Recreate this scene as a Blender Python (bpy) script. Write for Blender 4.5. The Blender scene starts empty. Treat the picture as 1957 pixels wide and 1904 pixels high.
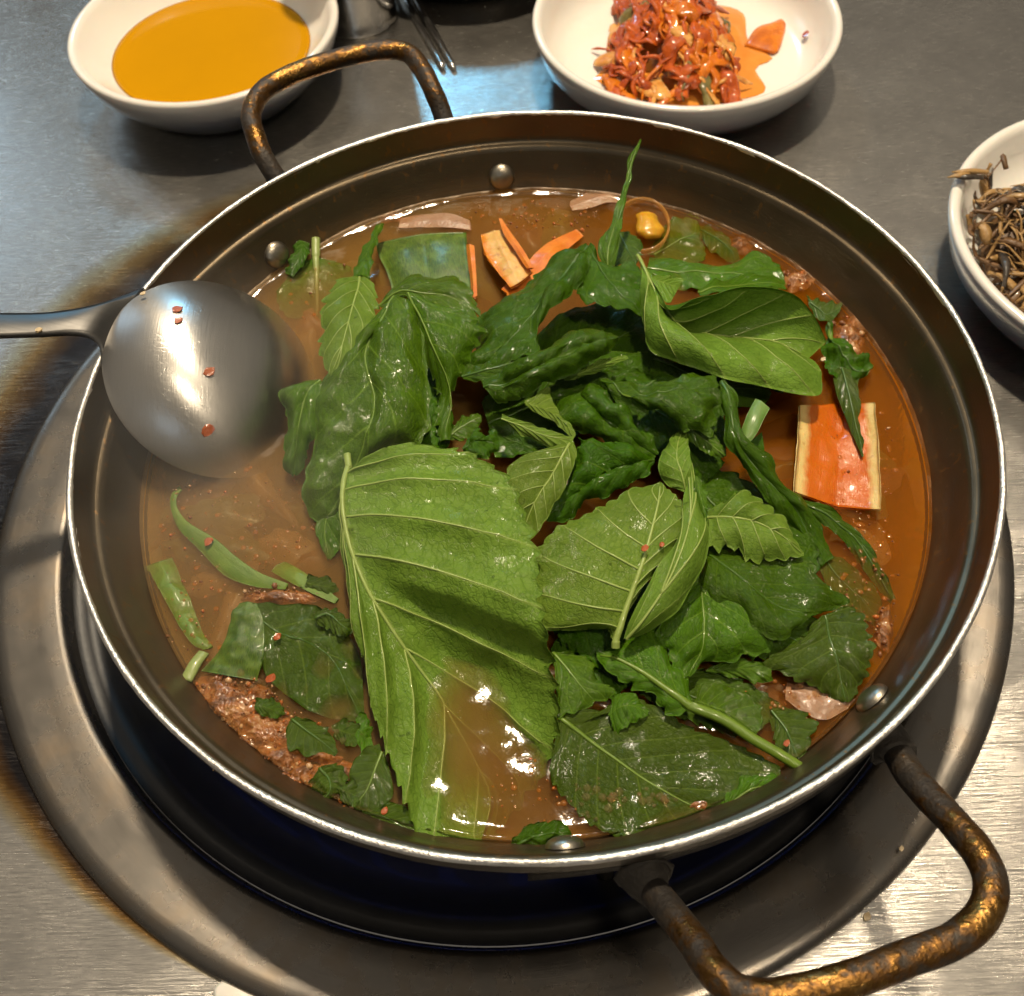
import bpy, math, random
import numpy as np
from mathutils import Vector, Matrix, noise as mnoise
random.seed(7); np.random.seed(7)
sc = bpy.context.scene
COL = sc.collection
CM = 0.01                                   # everything below is laid out in centimetres

# ------------------------------------------------------------------ camera
FPX, PITCH, ROLL, YAW = 1950.0, 0.985, -0.070, 0.036
CAMP = Vector((0.0, -19.968, 31.193))
IW, IH = 1957.0, 1904.0
RCAM = (Matrix.Rotation(YAW, 3, 'Z') @
        Matrix(((1, 0, 0), (0, math.sin(PITCH), -math.cos(PITCH)), (0, math.cos(PITCH), math.sin(PITCH)))) @
        Matrix.Rotation(ROLL, 3, 'Z'))
cam = bpy.data.cameras.new('camera')
cam.sensor_fit = 'HORIZONTAL'; cam.sensor_width = 36.0; cam.lens = 36.0 * FPX / IW
cam.clip_start = 0.005; cam.clip_end = 50
cam.dof.use_dof = True; cam.dof.focus_distance = 0.305; cam.dof.aperture_fstop = 22
camo = bpy.data.objects.new('camera', cam); COL.objects.link(camo)
camo.matrix_world = Matrix.Translation(CAMP * CM) @ RCAM.to_4x4()
sc.camera = camo

# ------------------------------------------------------------------ world and lamps
world = bpy.data.worlds.new('World'); sc.world = world; world.use_nodes = True
bg = world.node_tree.nodes['Background']
# a dim room: pale lit ceiling above, darker walls around
wt = world.node_tree
wg = wt.nodes.new('ShaderNodeTexCoord'); wsx = wt.nodes.new('ShaderNodeSeparateXYZ'); wr_ = wt.nodes.new('ShaderNodeValToRGB')
wt.links.new(wg.outputs['Generated'], wsx.inputs[0]); wt.links.new(wsx.outputs[2], wr_.inputs[0]); wt.links.new(wr_.outputs[0], bg.inputs[0])
wr_.color_ramp.elements[0].position = .15; wr_.color_ramp.elements[0].color = (.085, .076, .064, 1)
wr_.color_ramp.elements[1].position = .95; wr_.color_ramp.elements[1].color = (.235, .205, .165, 1)
bg.inputs[1].default_value = 1.0

def area(name, loc, target, sx, sy, power, col):
    l = bpy.data.lights.new(name, 'AREA'); l.shape = 'RECTANGLE'; l.size = sx * CM; l.size_y = sy * CM
    l.energy = power; l.color = col
    o = bpy.data.objects.new(name, l); COL.objects.link(o)
    o.location = Vector(loc) * CM
    o.rotation_euler = (Vector(target) - Vector(loc)).to_track_quat('-Z', 'Y').to_euler()
    return o
area('ceiling_lamp', (8, 62, 165), (0, 0, 4), 9, 9, 33, (1.0, 0.83, 0.60))
area('ceiling_lamp', (40, -62, 170), (0, 0, 4), 12, 12, 9, (1.0, 0.83, 0.60))
area('blue_screen', (-39, 215, 138), (-5, 15, 0), 30, 22, 6.5, (0.22, 0.64, 1.0))
area('window', (-165, 190, 120), (-15, 10, 0), 70, 60, 3.0, (0.55, 0.78, 1.0))
area('window', (-30, -210, 165), (0, 0, 0), 60, 50, 1.2, (0.60, 0.80, 1.0))

vs = sc.view_settings
vs.view_transform = 'Standard'; vs.look = 'None'; vs.gamma = 1.0; vs.exposure = 0.08; vs.use_curve_mapping = False
sc.cycles.use_denoising = True
sc.cycles.max_bounces = 6; sc.cycles.diffuse_bounces = 3; sc.cycles.glossy_bounces = 3; sc.cycles.transmission_bounces = 4; sc.cycles.transparent_max_bounces = 10
sc.cycles.use_adaptive_sampling = True; sc.cycles.adaptive_threshold = 0.035
sc.cycles.volume_bounces = 2; sc.cycles.caustics_reflective = False; sc.cycles.caustics_refractive = False
sc.cycles.sample_clamp_indirect = 4.0

# ------------------------------------------------------------------ image frames -> points in the place
KD = IW / 2250.0
FR = {'W': (0, 0, 1 / KD), 'A': (550, 400, .39391), 'B': (1000, 400, .48544), 'C': (300, 1000, .4728),
      'D': (1000, 1000, .51099), 'E': (0, 550, .42017), 'T': (0, 0, .56208), 'U': (1100, 0, .58763),
      'K': (1150, 0, .38324), 'H': (2000, 220, .3045)}
def at(fr, x, y, z):
    x0, y0, s = FR[fr]
    px, py = (x0 + s * x) * KD, (y0 + s * y) * KD
    d = RCAM @ Vector(((px - IW / 2) / FPX, -(py - IH / 2) / FPX, -1.0))
    t = (z - CAMP.z) / d.z
    return CAMP + d * t
def pts(spec):
    fr, l = spec
    return [at(fr, *p) for p in l]

# ------------------------------------------------------------------ object helpers
def put(o, parent):
    COL.objects.link(o)
    if parent is not None: o.parent = parent
def tag(o, label=None, cat=None, group=None, kind=None):
    if label: o['label'] = label
    if cat: o['category'] = cat
    if group: o['group'] = group
    if kind: o['kind'] = kind
    return o
def thing(name, loc, label, cat, group=None):
    o = bpy.data.objects.new(name, None); o.empty_display_size = .01
    o.location = Vector(loc) * CM; COL.objects.link(o)
    return tag(o, label, cat, group)
def origin(parent):
    o = Vector((0, 0, 0))
    while parent is not None:
        o += parent.location / CM; parent = parent.parent
    return o
def mesh(name, verts, faces, mats, parent=None, loc=None, smooth=True, uv=None, midx=None):
    """verts in cm, world coordinates; loc = origin (cm) when top-level"""
    po = origin(parent)
    base = po if parent is not None else Vector(loc if loc is not None else (0, 0, 0))
    V = (np.array([tuple(v) for v in verts], float) - np.array(base)) * CM
    me = bpy.data.meshes.new(name)
    me.from_pydata(V.tolist(), [], [tuple(f) for f in faces])
    if not isinstance(mats, (list, tuple)): mats = [mats]
    for m in mats: me.materials.append(m)
    if smooth: me.polygons.foreach_set('use_smooth', [True] * len(me.polygons))
    if midx is not None: me.polygons.foreach_set('material_index', midx)
    if uv is not None:
        ul = me.uv_layers.new(name='UVMap')
        vi = np.zeros(len(me.loops), int); me.loops.foreach_get('vertex_index', vi)
        ul.data.foreach_set('uv', np.array(uv, float)[vi].ravel())
    me.update()
    o = bpy.data.objects.new(name, me); put(o, parent)
    if parent is None: o.location = base * CM
    return o
def lathe(prof, c=(0, 0), n=160, wob=None):
    """revolve (r, z) points about a vertical axis; returns verts, faces"""
    V, F = [], []
    m = len(prof)
    for i in range(n):
        a = 2 * math.pi * i / n
        for j, (r, z) in enumerate(prof):
            dr, dz = wob(a, j) if wob else (0, 0)
            V.append((c[0] + (r + dr) * math.cos(a), c[1] + (r + dr) * math.sin(a), z + dz))
    for i in range(n):
        k = (i + 1) % n
        for j in range(m - 1):
            F.append((i * m + j, k * m + j, k * m + j + 1, i * m + j + 1))
    return V, F
def catmull(P, n, closed=False):
    P = [np.array(p, float) for p in P]
    if len(P) == 2: P = [P[0], (P[0] + P[1]) / 2, P[1]]
    Q = [2 * P[0] - P[1]] + P + [2 * P[-1] - P[-2]]
    out = []
    for i in range(1, len(Q) - 2):
        p0, p1, p2, p3 = Q[i - 1:i + 3]
        for t in np.linspace(0, 1, 24, endpoint=False):
            out.append(.5 * ((2 * p1) + (-p0 + p2) * t + (2 * p0 - 5 * p1 + 4 * p2 - p3) * t * t + (-p0 + 3 * p1 - 3 * p2 + p3) * t ** 3))
    out.append(P[-1]); out = np.array(out)
    d = np.r_[0, np.cumsum(np.linalg.norm(np.diff(out, axis=0), axis=1))]
    s = np.linspace(0, d[-1], n)
    return np.stack([np.interp(s, d, out[:, k]) for k in range(3)], 1)
def tube(path, rad, n=12, flat=1.0, up=None, cap=True, wob=0.0):
    P = np.array(path, float); m = len(P)
    rad = np.broadcast_to(np.array(rad, float), (m,))
    T = np.gradient(P, axis=0); T /= np.linalg.norm(T, axis=1)[:, None] + 1e-12
    ref = np.array(up if up is not None else (0.13, 0.2, 1.0)); V, F = [], []
    for i in range(m):
        s = np.cross(T[i], ref); s /= np.linalg.norm(s) + 1e-12; u = np.cross(s, T[i])
        for k in range(n):
            a = 2 * math.pi * k / n
            r = rad[i]
            if wob: r *= 1 + wob * mnoise.noise(Vector(P[i]) * 1.7 + Vector((math.cos(a), math.sin(a), 0)) * .8)
            V.append(P[i] + r * (math.cos(a) * s + flat * math.sin(a) * u))
    for i in range(m - 1):
        for k in range(n):
            l = (k + 1) % n
            F.append((i * n + k, i * n + l, (i + 1) * n + l, (i + 1) * n + k))
    if cap:
        F.append(tuple(range(n))[::-1]); F.append(tuple((m - 1) * n + k for k in range(n)))
    return V, F

# ------------------------------------------------------------------ materials
class NT:
    def __init__(self, name):
        self.m = bpy.data.materials.new(name); self.m.use_nodes = True
        self.t = self.m.node_tree; self.t.nodes.clear()
        self.out = self.t.nodes.new('ShaderNodeOutputMaterial')
    def n(self, typ, ins=None, **kw):
        nd = self.t.nodes.new('ShaderNode' + typ)
        for k, v in kw.items(): setattr(nd, k, v)
        for k, v in (ins or {}).items(): self.set(nd, k, v)
        return nd
    def set(self, nd, k, v):
        s = nd.inputs[k]
        if isinstance(v, bpy.types.NodeSocket): self.t.links.new(v, s)
        else: s.default_value = v
    def link(self, a, b): self.t.links.new(a, b)
    def math(self, op, a, b=0.0, c=0.0, clamp=False):
        nd = self.n('Math', {0: a, 1: b, 2: c}, operation=op); nd.use_clamp = clamp
        return nd.outputs[0]
    def mix(self, f, a, b):
        nd = self.n('Mix', data_type='RGBA'); nd.clamp_factor = True
        self.set(nd, 0, f); self.set(nd, 6, a); self.set(nd, 7, b)
        return nd.outputs[2]
    def ramp(self, f, stops, interp='LINEAR'):
        nd = self.n('ValToRGB', {0: f}); cr = nd.color_ramp; cr.interpolation = interp
        while len(cr.elements) < len(stops): cr.elements.new(0.5)
        for e, (p, c) in zip(cr.elements, stops):
            e.position = p; e.color = c if len(c) == 4 else (*c, 1)
        return nd.outputs[0]
    def obj(self): return self.n('TexCoord').outputs['Object']
    def noise(self, vec, scale, detail=3, rough=.5, dist=0.0):
        nd = self.n('TexNoise', {'Vector': vec, 'Scale': scale, 'Detail': detail, 'Roughness': rough, 'Distortion': dist})
        return nd.outputs['Fac']
    def scale(self, vec, s, rot=(0, 0, 0), loc=(0, 0, 0)):
        return self.n('Mapping', {'Vector': vec, 'Scale': s, 'Rotation': rot, 'Location': loc}).outputs[0]
    def bump(self, h, strength, dist=.001, normal=None):
        nd = self.n('Bump', {'Height': h, 'Strength': strength, 'Distance': dist})
        if normal is not None: self.set(nd, 'Normal', normal)
        return nd.outputs[0]
    def bsdf(self, **kw):
        b = self.n('BsdfPrincipled'); names = {'color': 'Base Color', 'rough': 'Roughness', 'metal': 'Metallic', 'normal': 'Normal',
            'coat': 'Coat Weight', 'coat_rough': 'Coat Roughness', 'spec': 'Specular IOR Level', 'sss': 'Subsurface Weight',
            'trans': 'Transmission Weight', 'ior': 'IOR', 'aniso': 'Anisotropic', 'tangent': 'Tangent', 'aniso_rot': 'Anisotropic Rotation', 'sss_scale': 'Subsurface Scale', 'sss_rad': 'Subsurface Radius', 'coat_normal': 'Coat Normal'}
        for k, v in kw.items(): self.set(b, names[k], v)
        return b.outputs[0]
    def done(self, surf):
        self.link(surf, self.out.inputs[0]); return self.m
def C(r, g, b): return (r, g, b, 1)

def mat_plain(name, col, rough=.5, metal=0.0, coat=0.0, var=.15, vscale=300., bump=.0, bscale=900., sss=0.0):
    t = NT(name); o = t.obj()
    nz = t.noise(o, vscale, 4, .6)
    c2 = tuple(min(1, x * (1 + var)) for x in col); c1 = tuple(x * (1 - var) for x in col)
    c = t.mix(nz, C(*c1), C(*c2))
    kw = dict(color=c, rough=rough, metal=metal, coat=coat)
    if bump: kw['normal'] = t.bump(t.noise(o, bscale, 3), bump, .0005)
    if sss: kw.update(sss=sss, sss_scale=.004)
    return t.done(t.bsdf(**kw))

def mat_table():
    t = NT('brushed_table_steel'); o = t.obj()
    # heat tint around the burner: measured from the ring's centre
    sep = t.n('SeparateXYZ', {0: o}); X, Y = sep.outputs[0], sep.outputs[1]
    dx = t.math('ADD', X, .0133); dy = t.math('SUBTRACT', Y, .0113)
    r = t.math('SQRT', t.math('ADD', t.math('MULTIPLY', dx, dx), t.math('MULTIPLY', dy, dy)))
    nz = t.noise(o, 28, 4, .55)
    # the stain reaches furthest on the upper left
    dirn = t.math('MULTIPLY_ADD', t.math('DIVIDE', t.math('SUBTRACT', t.math('MULTIPLY', dy, .55), dx), t.math('MAXIMUM', r, .01)), .5, .5)
    reach = t.math('MULTIPLY_ADD', t.math('POWER', t.math('MAXIMUM', dirn, 0.0), 3.0), .036, .0015)
    q = t.math('DIVIDE', t.math('SUBTRACT', r, .178), reach)
    q = t.math('ADD', q, t.math('MULTIPLY', t.math('SUBTRACT', nz, .5), .45))
    base = (.64, .62, .59)
    stain = t.ramp(q, [(0.0, (.03, .03, .035)), (.28, (.04, .036, .04)), (.46, (.17, .09, .035)), (.60, (.42, .25, .09)), (.77, (.56, .48, .32)), (.92, base), (1.0, base)])
    def fib(deg, a, b): return t.noise(t.scale(o, (a, b, 1), (0, 0, math.radians(deg))), 1.0, 3, .6)
    n1 = t.math('MULTIPLY_ADD', fib(-6, 170, 2300), .5, t.math('MULTIPLY', fib(84, 150, 2200), .5))
    n2 = t.math('MULTIPLY_ADD', fib(38, 160, 2300), .5, t.math('MULTIPLY', fib(-52, 150, 2100), .5))
    n3 = t.noise(o, 18, 3, .6)
    streak = t.math('MULTIPLY_ADD', n1, .5, t.math('MULTIPLY', n2, .5))
    col = t.mix(t.math('MULTIPLY', t.math('SUBTRACT', streak, .25), 1.0), t.mix(1.0, stain, stain), stain)
    dark = t.n('Mix', data_type='RGBA', blend_type='MULTIPLY'); t.set(dark, 0, 1.0); t.set(dark, 6, stain)
    t.set(dark, 7, t.ramp(streak, [(.36, (.66, .66, .66)), (.62, (1.15, 1.14, 1.10))]))
    rough = t.math('ADD', t.math('MULTIPLY', n3, .03), t.math('MULTIPLY_ADD', streak, .16, .165))
    # long thin scratches, their glint painted brighter into the colour
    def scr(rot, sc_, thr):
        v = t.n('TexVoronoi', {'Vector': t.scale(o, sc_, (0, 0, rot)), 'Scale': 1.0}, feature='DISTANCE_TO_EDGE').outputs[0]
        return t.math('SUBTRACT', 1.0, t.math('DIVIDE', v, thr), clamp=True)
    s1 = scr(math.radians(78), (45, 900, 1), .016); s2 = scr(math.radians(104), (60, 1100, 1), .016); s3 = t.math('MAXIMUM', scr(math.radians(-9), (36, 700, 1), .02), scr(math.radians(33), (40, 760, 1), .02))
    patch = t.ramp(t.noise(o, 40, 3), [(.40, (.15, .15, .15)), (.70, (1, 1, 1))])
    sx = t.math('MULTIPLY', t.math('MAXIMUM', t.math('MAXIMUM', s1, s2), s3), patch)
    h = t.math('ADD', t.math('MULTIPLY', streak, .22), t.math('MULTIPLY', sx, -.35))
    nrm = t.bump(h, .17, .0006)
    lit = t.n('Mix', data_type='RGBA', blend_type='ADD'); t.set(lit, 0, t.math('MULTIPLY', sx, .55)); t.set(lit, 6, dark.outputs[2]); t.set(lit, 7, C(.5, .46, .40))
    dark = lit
    return t.done(t.bsdf(color=dark.outputs[2], rough=rough, metal=1.0, normal=nrm))

def mat_steel(name, col=(.5, .48, .45), rough=.27, brush=(900, 60, 60), rot=(0, 0, 0), bstr=.12, stain=0.0, radial=None):
    t = NT(name); o = t.obj()
    if radial is not None:
        sp = t.n('SeparateXYZ', {0: o}); X, Y = sp.outputs[0], sp.outputs[1]
        r = t.math('SQRT', t.math('ADD', t.math('MULTIPLY', X, X), t.math('MULTIPLY', Y, Y)))
        an = t.math('ARCTAN2', Y, X)
        o2 = t.n('CombineXYZ', {0: r, 1: an, 2: 0.0}).outputs[0]
        n1 = t.noise(t.scale(o2, radial), 1.0, 4, .6)
    else:
        n1 = t.noise(t.scale(o, brush, rot), 1.0, 4, .6)
    n2 = t.noise(o, 60, 4, .6)
    c = t.mix(n1, C(*[x * .82 for x in col]), C(*[min(1, x * 1.12) for x in col]))
    if stain: c = t.mix(t.ramp(n2, [(.45, (0, 0, 0)), (.7, (stain, stain, stain))]), c, C(.20, .145, .09))
    rg = t.math('MULTIPLY_ADD', n2, .2, rough - .1)
    return t.done(t.bsdf(color=c, rough=rg, metal=1.0, normal=t.bump(n1, bstr, .0004)))

def mat_handle():
    t = NT('burnt_brass'); o = t.obj()
    n1 = t.noise(o, 75, 6, .68); n2 = t.noise(o, 420, 4, .6); n3 = t.noise(o, 30, 2)
    hs_ = t.n('SeparateXYZ', {0: o}); rr = t.math('SQRT', t.math('ADD', t.math('MULTIPLY', hs_.outputs[0], hs_.outputs[0]), t.math('MULTIPLY', hs_.outputs[1], hs_.outputs[1])))
    soot = t.math('DIVIDE', t.math('SUBTRACT', .168, rr), .022, clamp=True)
    f = t.math('SUBTRACT', t.math('ADD', t.math('ADD', t.math('MULTIPLY', n1, .7), t.math('MULTIPLY', n2, .25)), .07), t.math('MULTIPLY', soot, .16))
    c = t.ramp(f, [(.38, (.016, .013, .011)), (.49, (.035, .024, .014)), (.55, (.13, .062, .017)), (.62, (.27, .145, .038)), (.75, (.38, .29, .16))])
    met = t.ramp(f, [(.46, (.15, .15, .15)), (.56, (.95, .95, .95))])
    rg = t.ramp(f, [(.42, (.65, .65, .65)), (.60, (.27, .27, .27))])
    return t.done(t.bsdf(color=c, rough=rg, metal=met, normal=t.bump(t.math('ADD', n1, n2), .5, .0012)))

def mat_leaf(name, base, vein, fine, rough, spec_coat, fine_str, transl, cell=520., bump=.24, wet=.0, sheen=.2):
    t = NT(name); o = t.obj()
    uv = t.n('UVMap').outputs[0]; sp = t.n('SeparateXYZ', {0: uv}); u, v = sp.outputs[0], sp.outputs[1]   # u along midrib; v: |a| sideways
    s = t.math('SUBTRACT', u, t.math('MULTIPLY', v, 1.15))
    d = t.math('ABSOLUTE', t.math('SUBTRACT', t.math('FRACT', t.math('ADD', s, 40.5)), .5))
    vm = t.math('SUBTRACT', 1.0, t.math('DIVIDE', d, .055), clamp=True)
    vm = t.math('MULTIPLY', vm, t.math('SUBTRACT', 1.0, t.math('MULTIPLY', v, .45)))
    mid = t.math('SUBTRACT', 1.0, t.math('DIVIDE', v, .03), clamp=True)
    # cross veins between the side veins
    uv2 = t.n('CombineXYZ', {0: t.math('MULTIPLY', s, 1.6), 1: t.math('MULTIPLY', v, 9.0), 2: 0.0}).outputs[0]
    wob = t.n('VectorMath', {0: uv2, 1: t.n('TexNoise', {'Vector': o, 'Scale': 300.}).outputs['Color']}, operation='ADD').outputs[0]
    vo = t.n('TexVoronoi', {'Vector': wob, 'Scale': 1.5}, feature='DISTANCE_TO_EDGE').outputs[0]
    fm = t.math('SUBTRACT', 1.0, t.math('DIVIDE', vo, .10), clamp=True)
    vo2 = t.n('TexVoronoi', {'Vector': o, 'Scale': cell}, feature='DISTANCE_TO_EDGE').outputs[0]
    fm2 = t.math('SUBTRACT', 1.0, t.math('DIVIDE', vo2, .12), clamp=True)
    n1 = t.noise(o, 55, 4, .6); n2 = t.noise(o, 900, 3, .6); n3 = t.noise(o, 160, 4, .65)
    rnd = t.n('ObjectInfo').outputs['Random']
    b1 = t.mix(t.ramp(n1, [(.3, (0, 0, 0)), (.7, (1, 1, 1))]), C(*[x * .72 for x in base]), C(*[x * 1.25 for x in base]))
    b1 = t.mix(t.math('MULTIPLY', n3, .5), b1, C(base[0] * 1.25, base[1] * 1.05, base[2] * .7))
    hs = t.n('HueSaturation', {'Hue': t.math('MULTIPLY_ADD', rnd, .022, .489), 'Saturation': 1.0, 'Value': t.math('MULTIPLY_ADD', rnd, .3, .85), 'Color': b1}).outputs[0]
    c = t.mix(t.math('MULTIPLY', fm, fine_str), hs, C(*fine))
    c = t.mix(t.math('MULTIPLY', fm2, fine_str * .45), c, C(*fine))
    c = t.mix(t.math('MULTIPLY', t.math('MAXIMUM', vm, mid), .8), c, C(*vein))
    # a few bruised flecks
    fl = t.ramp(t.noise(o, 330, 2, .5), [(.70, (0, 0, 0)), (.74, (1, 1, 1))])
    c = t.mix(t.math('MULTIPLY', fl, .6), c, C(base[0] * .3, base[1] * .32, base[2] * .3))
    h = t.math('ADD', t.math('MULTIPLY', fm, -.45), t.math('MULTIPLY', fm2, -.22))
    rg_ = t.math('ABSOLUTE', t.math('SUBTRACT', t.noise(o, 120, 4, .6, .6), .5))
    h = t.math('ADD', h, t.math('ADD', t.math('MULTIPLY', rg_, -3.2), t.math('MULTIPLY', n2, .2)))
    h = t.math('ADD', h, t.math('MULTIPLY', vm, .5))
    nrm = t.bump(h, bump, .0012)
    dv = t.n('TexVoronoi', {'Vector': t.n('VectorMath', {0: o, 1: t.n('TexNoise', {'Vector': o, 'Scale': 260.}).outputs['Color']}, operation='ADD').outputs[0], 'Scale': 300., 'Randomness': 1.0}, feature='SMOOTH_F1').outputs[0]
    drop = t.math('MULTIPLY', t.math('SUBTRACT', .8, dv), t.ramp(n3, [(.42, (0, 0, 0)), (.60, (1, 1, 1))]))
    wn = t.bump(t.math('ADD', t.math('ADD', t.math('MULTIPLY', n3, .9), t.math('MULTIPLY', n2, .35)), t.math('MULTIPLY', drop, .8)), min(1.0, .25 + wet * .6), .0012)
    rg = t.math('MULTIPLY_ADD', n3, .25, rough - .12)
    b = t.bsdf(color=c, rough=.40, spec=sheen, normal=nrm, coat=t.math('MULTIPLY', t.ramp(n1, [(.30, (.25, .25, .25)), (.58, (1, 1, 1))]), spec_coat), coat_rough=rough, coat_normal=wn)
    tr = t.n('BsdfTranslucent', {'Color': t.mix(.5, c, C(.22, .36, .004))}).outputs[0]
    ms = t.n('MixShader', {0: transl}); t.link(b, ms.inputs[1]); t.link(tr, ms.inputs[2])
    return t.done(ms.outputs[0])

M_TABLE = mat_table()
M_RING = mat_steel('brushed_ring_steel', (.25, .23, .205), .27, radial=(9000, 5, 1), bstr=.10, stain=.55)
def mat_ladle():
    t = NT('ladle_steel'); o = t.obj()
    n1 = t.noise(t.scale(o, (1800, 70, 300), (0, 0, .95)), 1.0, 4, .6); n2 = t.noise(o, 60, 4, .6)
    v = t.n('TexVoronoi', {'Vector': t.scale(o, (200, 900, 300), (0, 0, 2.2)), 'Scale': 1.0}, feature='DISTANCE_TO_EDGE').outputs[0]
    scr = t.math('MULTIPLY', t.math('SUBTRACT', 1.0, t.math('DIVIDE', v, .03), clamp=True), t.ramp(t.noise(o, 140, 3), [(.5, (0, 0, 0)), (.62, (1, 1, 1))]))
    c = t.mix(n1, C(.47, .45, .42), C(.60, .58, .545))
    tn = t.n('CombineXYZ', {0: .58, 1: -.81, 2: 0.0}).outputs[0]
    return t.done(t.bsdf(color=c, rough=t.math('MULTIPLY_ADD', n2, .12, .25), metal=1.0, aniso=.7, tangent=tn,
                         normal=t.bump(t.math('ADD', n1, t.math('MULTIPLY', scr, -2.0)), .10, .0004)))
M_LADLE = mat_ladle()
M_CUP = mat_steel('cup_steel', (.75, .73, .70), .10, bstr=.02)
M_CHOP = mat_steel('chopstick_steel', (.8, .78, .75), .20, bstr=.05)
M_RIM = mat_steel('bare_aluminium_edge', (.80, .78, .74), .40, brush=(900, 900, 900), bstr=1.0, stain=.3)
M_RIVET = mat_steel('rivet_aluminium', (.45, .42, .35), .36, brush=(500, 500, 500), bstr=.4, stain=.6)
M_HANDLE = mat_handle()
M_BLACK = mat_plain('black_enamel', (.010, .010, .011), .38, 0, .2, .4, 120., .1)
M_IRON = mat_plain('black_iron', (.014, .013, .012), .6, .3, 0, .4, 200., .5)
M_SOOT = mat_plain('sooty_crust', (.022, .018, .014), .75, .1, 0, .6, 350., 1.0, 700.)

def mat_pot():
    t = NT('dark_anodised_pot'); o = t.obj()
    sp = t.n('SeparateXYZ', {0: o}); X, Y, Z = sp.outputs
    an = t.math('ARCTAN2', Y, X)
    cy = t.n('CombineXYZ', {0: t.math('MULTIPLY', an, 3.0), 1: t.math('MULTIPLY', Z, 2200.), 2: 0.0}).outputs[0]
    n1 = t.noise(cy, 1.0, 4, .6); n2 = t.noise(o, 45, 4, .6); n3 = t.noise(o, 500, 3, .6)
    c = t.mix(n2, C(.085, .066, .042), C(.155, .122, .080))
    sc_ = t.ramp(n3, [(.66, (0, 0, 0)), (.72, (1, 1, 1))])
    c = t.mix(t.math('MULTIPLY', sc_, .35), c, C(.26, .20, .12))
    zz = t.math('DIVIDE', t.math('SUBTRACT', Z, .0315), .0045)
    band = t.math('SUBTRACT', 1.0, t.math('ABSOLUTE', t.math('ADD', t.math('SUBTRACT', zz, .5), t.math('MULTIPLY', t.math('SUBTRACT', n2, .5), 2.2))), clamp=True)
    spl = t.ramp(t.noise(t.scale(o, (1, 1, .5)), 330, 3, .55), [(.63, (0, 0, 0)), (.68, (1, 1, 1))])
    c = t.mix(t.math('MULTIPLY', band, .55), c, C(.17, .105, .045))
    c = t.mix(t.math('MULTIPLY', spl, .5), c, C(.24, .12, .035))
    rg = t.math('ADD', t.math('ADD', t.math('MULTIPLY', n2, .18), .24), t.math('MULTIPLY', t.math('ADD', band, spl), .12))
    return t.done(t.bsdf(color=c, rough=rg, metal=.85, normal=t.bump(t.math('ADD', n1, t.math('MULTIPLY', n3, .6)), .16, .0004)))
M_POT = mat_pot()
M_POTOUT = mat_plain('sooted_pot_outside', (.045, .036, .026), .42, .7, 0, .5, 90., .3)

M_PALE = mat_leaf('perilla_underside', (.118, .205, .026), (.29, .38, .09), (.050, .118, .006), .12, .35, .42, .12, wet=.15, sheen=.08, bump=.32)
M_MID = mat_leaf('perilla_soft_green', (.060, .140, .003), (.13, .23, .018), (.020, .066, .001), .12, .8, .48, .12, wet=.25, sheen=.09, bump=.36)
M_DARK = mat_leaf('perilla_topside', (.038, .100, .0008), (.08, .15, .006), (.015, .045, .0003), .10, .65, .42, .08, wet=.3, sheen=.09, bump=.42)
M_COOKED = mat_leaf('wilted_perilla', (.046, .090, .004), (.11, .17, .018), (.022, .046, .001), .09, 1.0, .45, .12, wet=.35, sheen=.09, bump=.36)
M_VEINP = mat_plain('pale_vein', (.25, .335, .075), .42, 0, .15, .15, 400., .2)
M_VEINM = mat_plain('green_vein', (.115, .195, .016), .40, 0, .3, .15, 400., .2)
M_VEIND = mat_plain('dark_vein', (.042, .10, .004), .38, 0, .4, .15, 400., .2)
M_VEINY = mat_plain('yellow_green_stalk', (.26, .33, .10), .38, 0, .4, .2, 300., .2)

def mat_leek(name, c1, c2, scale=(30, 900), rough=.3):
    t = NT(name); o = t.obj(); uv = t.n('UVMap').outputs[0]
    st = t.noise(t.scale(uv, (2.0, 38., 1)), 1.0, 4, .6); n2 = t.noise(o, 200, 4, .6)
    c = t.mix(t.ramp(t.math('MULTIPLY_ADD', n2, .5, t.math('MULTIPLY', st, .5)), [(.42, (0, 0, 0)), (.58, (1, 1, 1))]), C(*c1), C(*c2))
    return t.done(t.bsdf(color=c, rough=rough + .15, coat=.22, coat_rough=.2, sss=.12, sss_scale=.003, normal=t.bump(t.math('ADD', st, n2), .25, .0008)))
M_LEEKG = mat_leek('leek_green', (.030, .075, .003), (.095, .165, .014))
M_SCALL = mat_leek('scallion_green', (.080, .155, .006), (.14, .22, .02))
M_LEEKO = mat_leek('leek_stained_orange', (.55, .13, .004), (.70, .22, .012))
M_LEEKW = mat_leek('leek_pale_edge', (.66, .50, .25), (.78, .66, .36))
def mat_trough(name, inner, outer, e0, e1):
    t = NT(name); o = t.obj(); uv = t.n('UVMap').outputs[0]; a = t.n('SeparateXYZ', {0: uv}).outputs[1]
    n = t.noise(o, 220, 4, .6); n2 = t.noise(o, 900, 3); st = t.noise(t.scale(uv, (1.2, 40, 1)), 1.0, 3)
    f = t.math('ADD', a, t.math('MULTIPLY', t.math('SUBTRACT', n, .5), .25))
    c = t.ramp(f, [(e0, inner), ((e0 + e1) / 2, tuple((x + y) / 2 for x, y in zip(inner, outer))), (e1, outer)])
    sp_ = t.ramp(n, [(.62, (0, 0, 0)), (.72, (1, 1, 1))])
    c = t.mix(t.math('MULTIPLY', sp_, .6), c, C(.34, .085, .006))
    return t.done(t.bsdf(color=c, rough=.32, coat=.4, coat_rough=.12, sss=.15, sss_scale=.003, normal=t.bump(t.math('ADD', st, t.math('ADD', n, n2)), .25, .001)))
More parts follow.
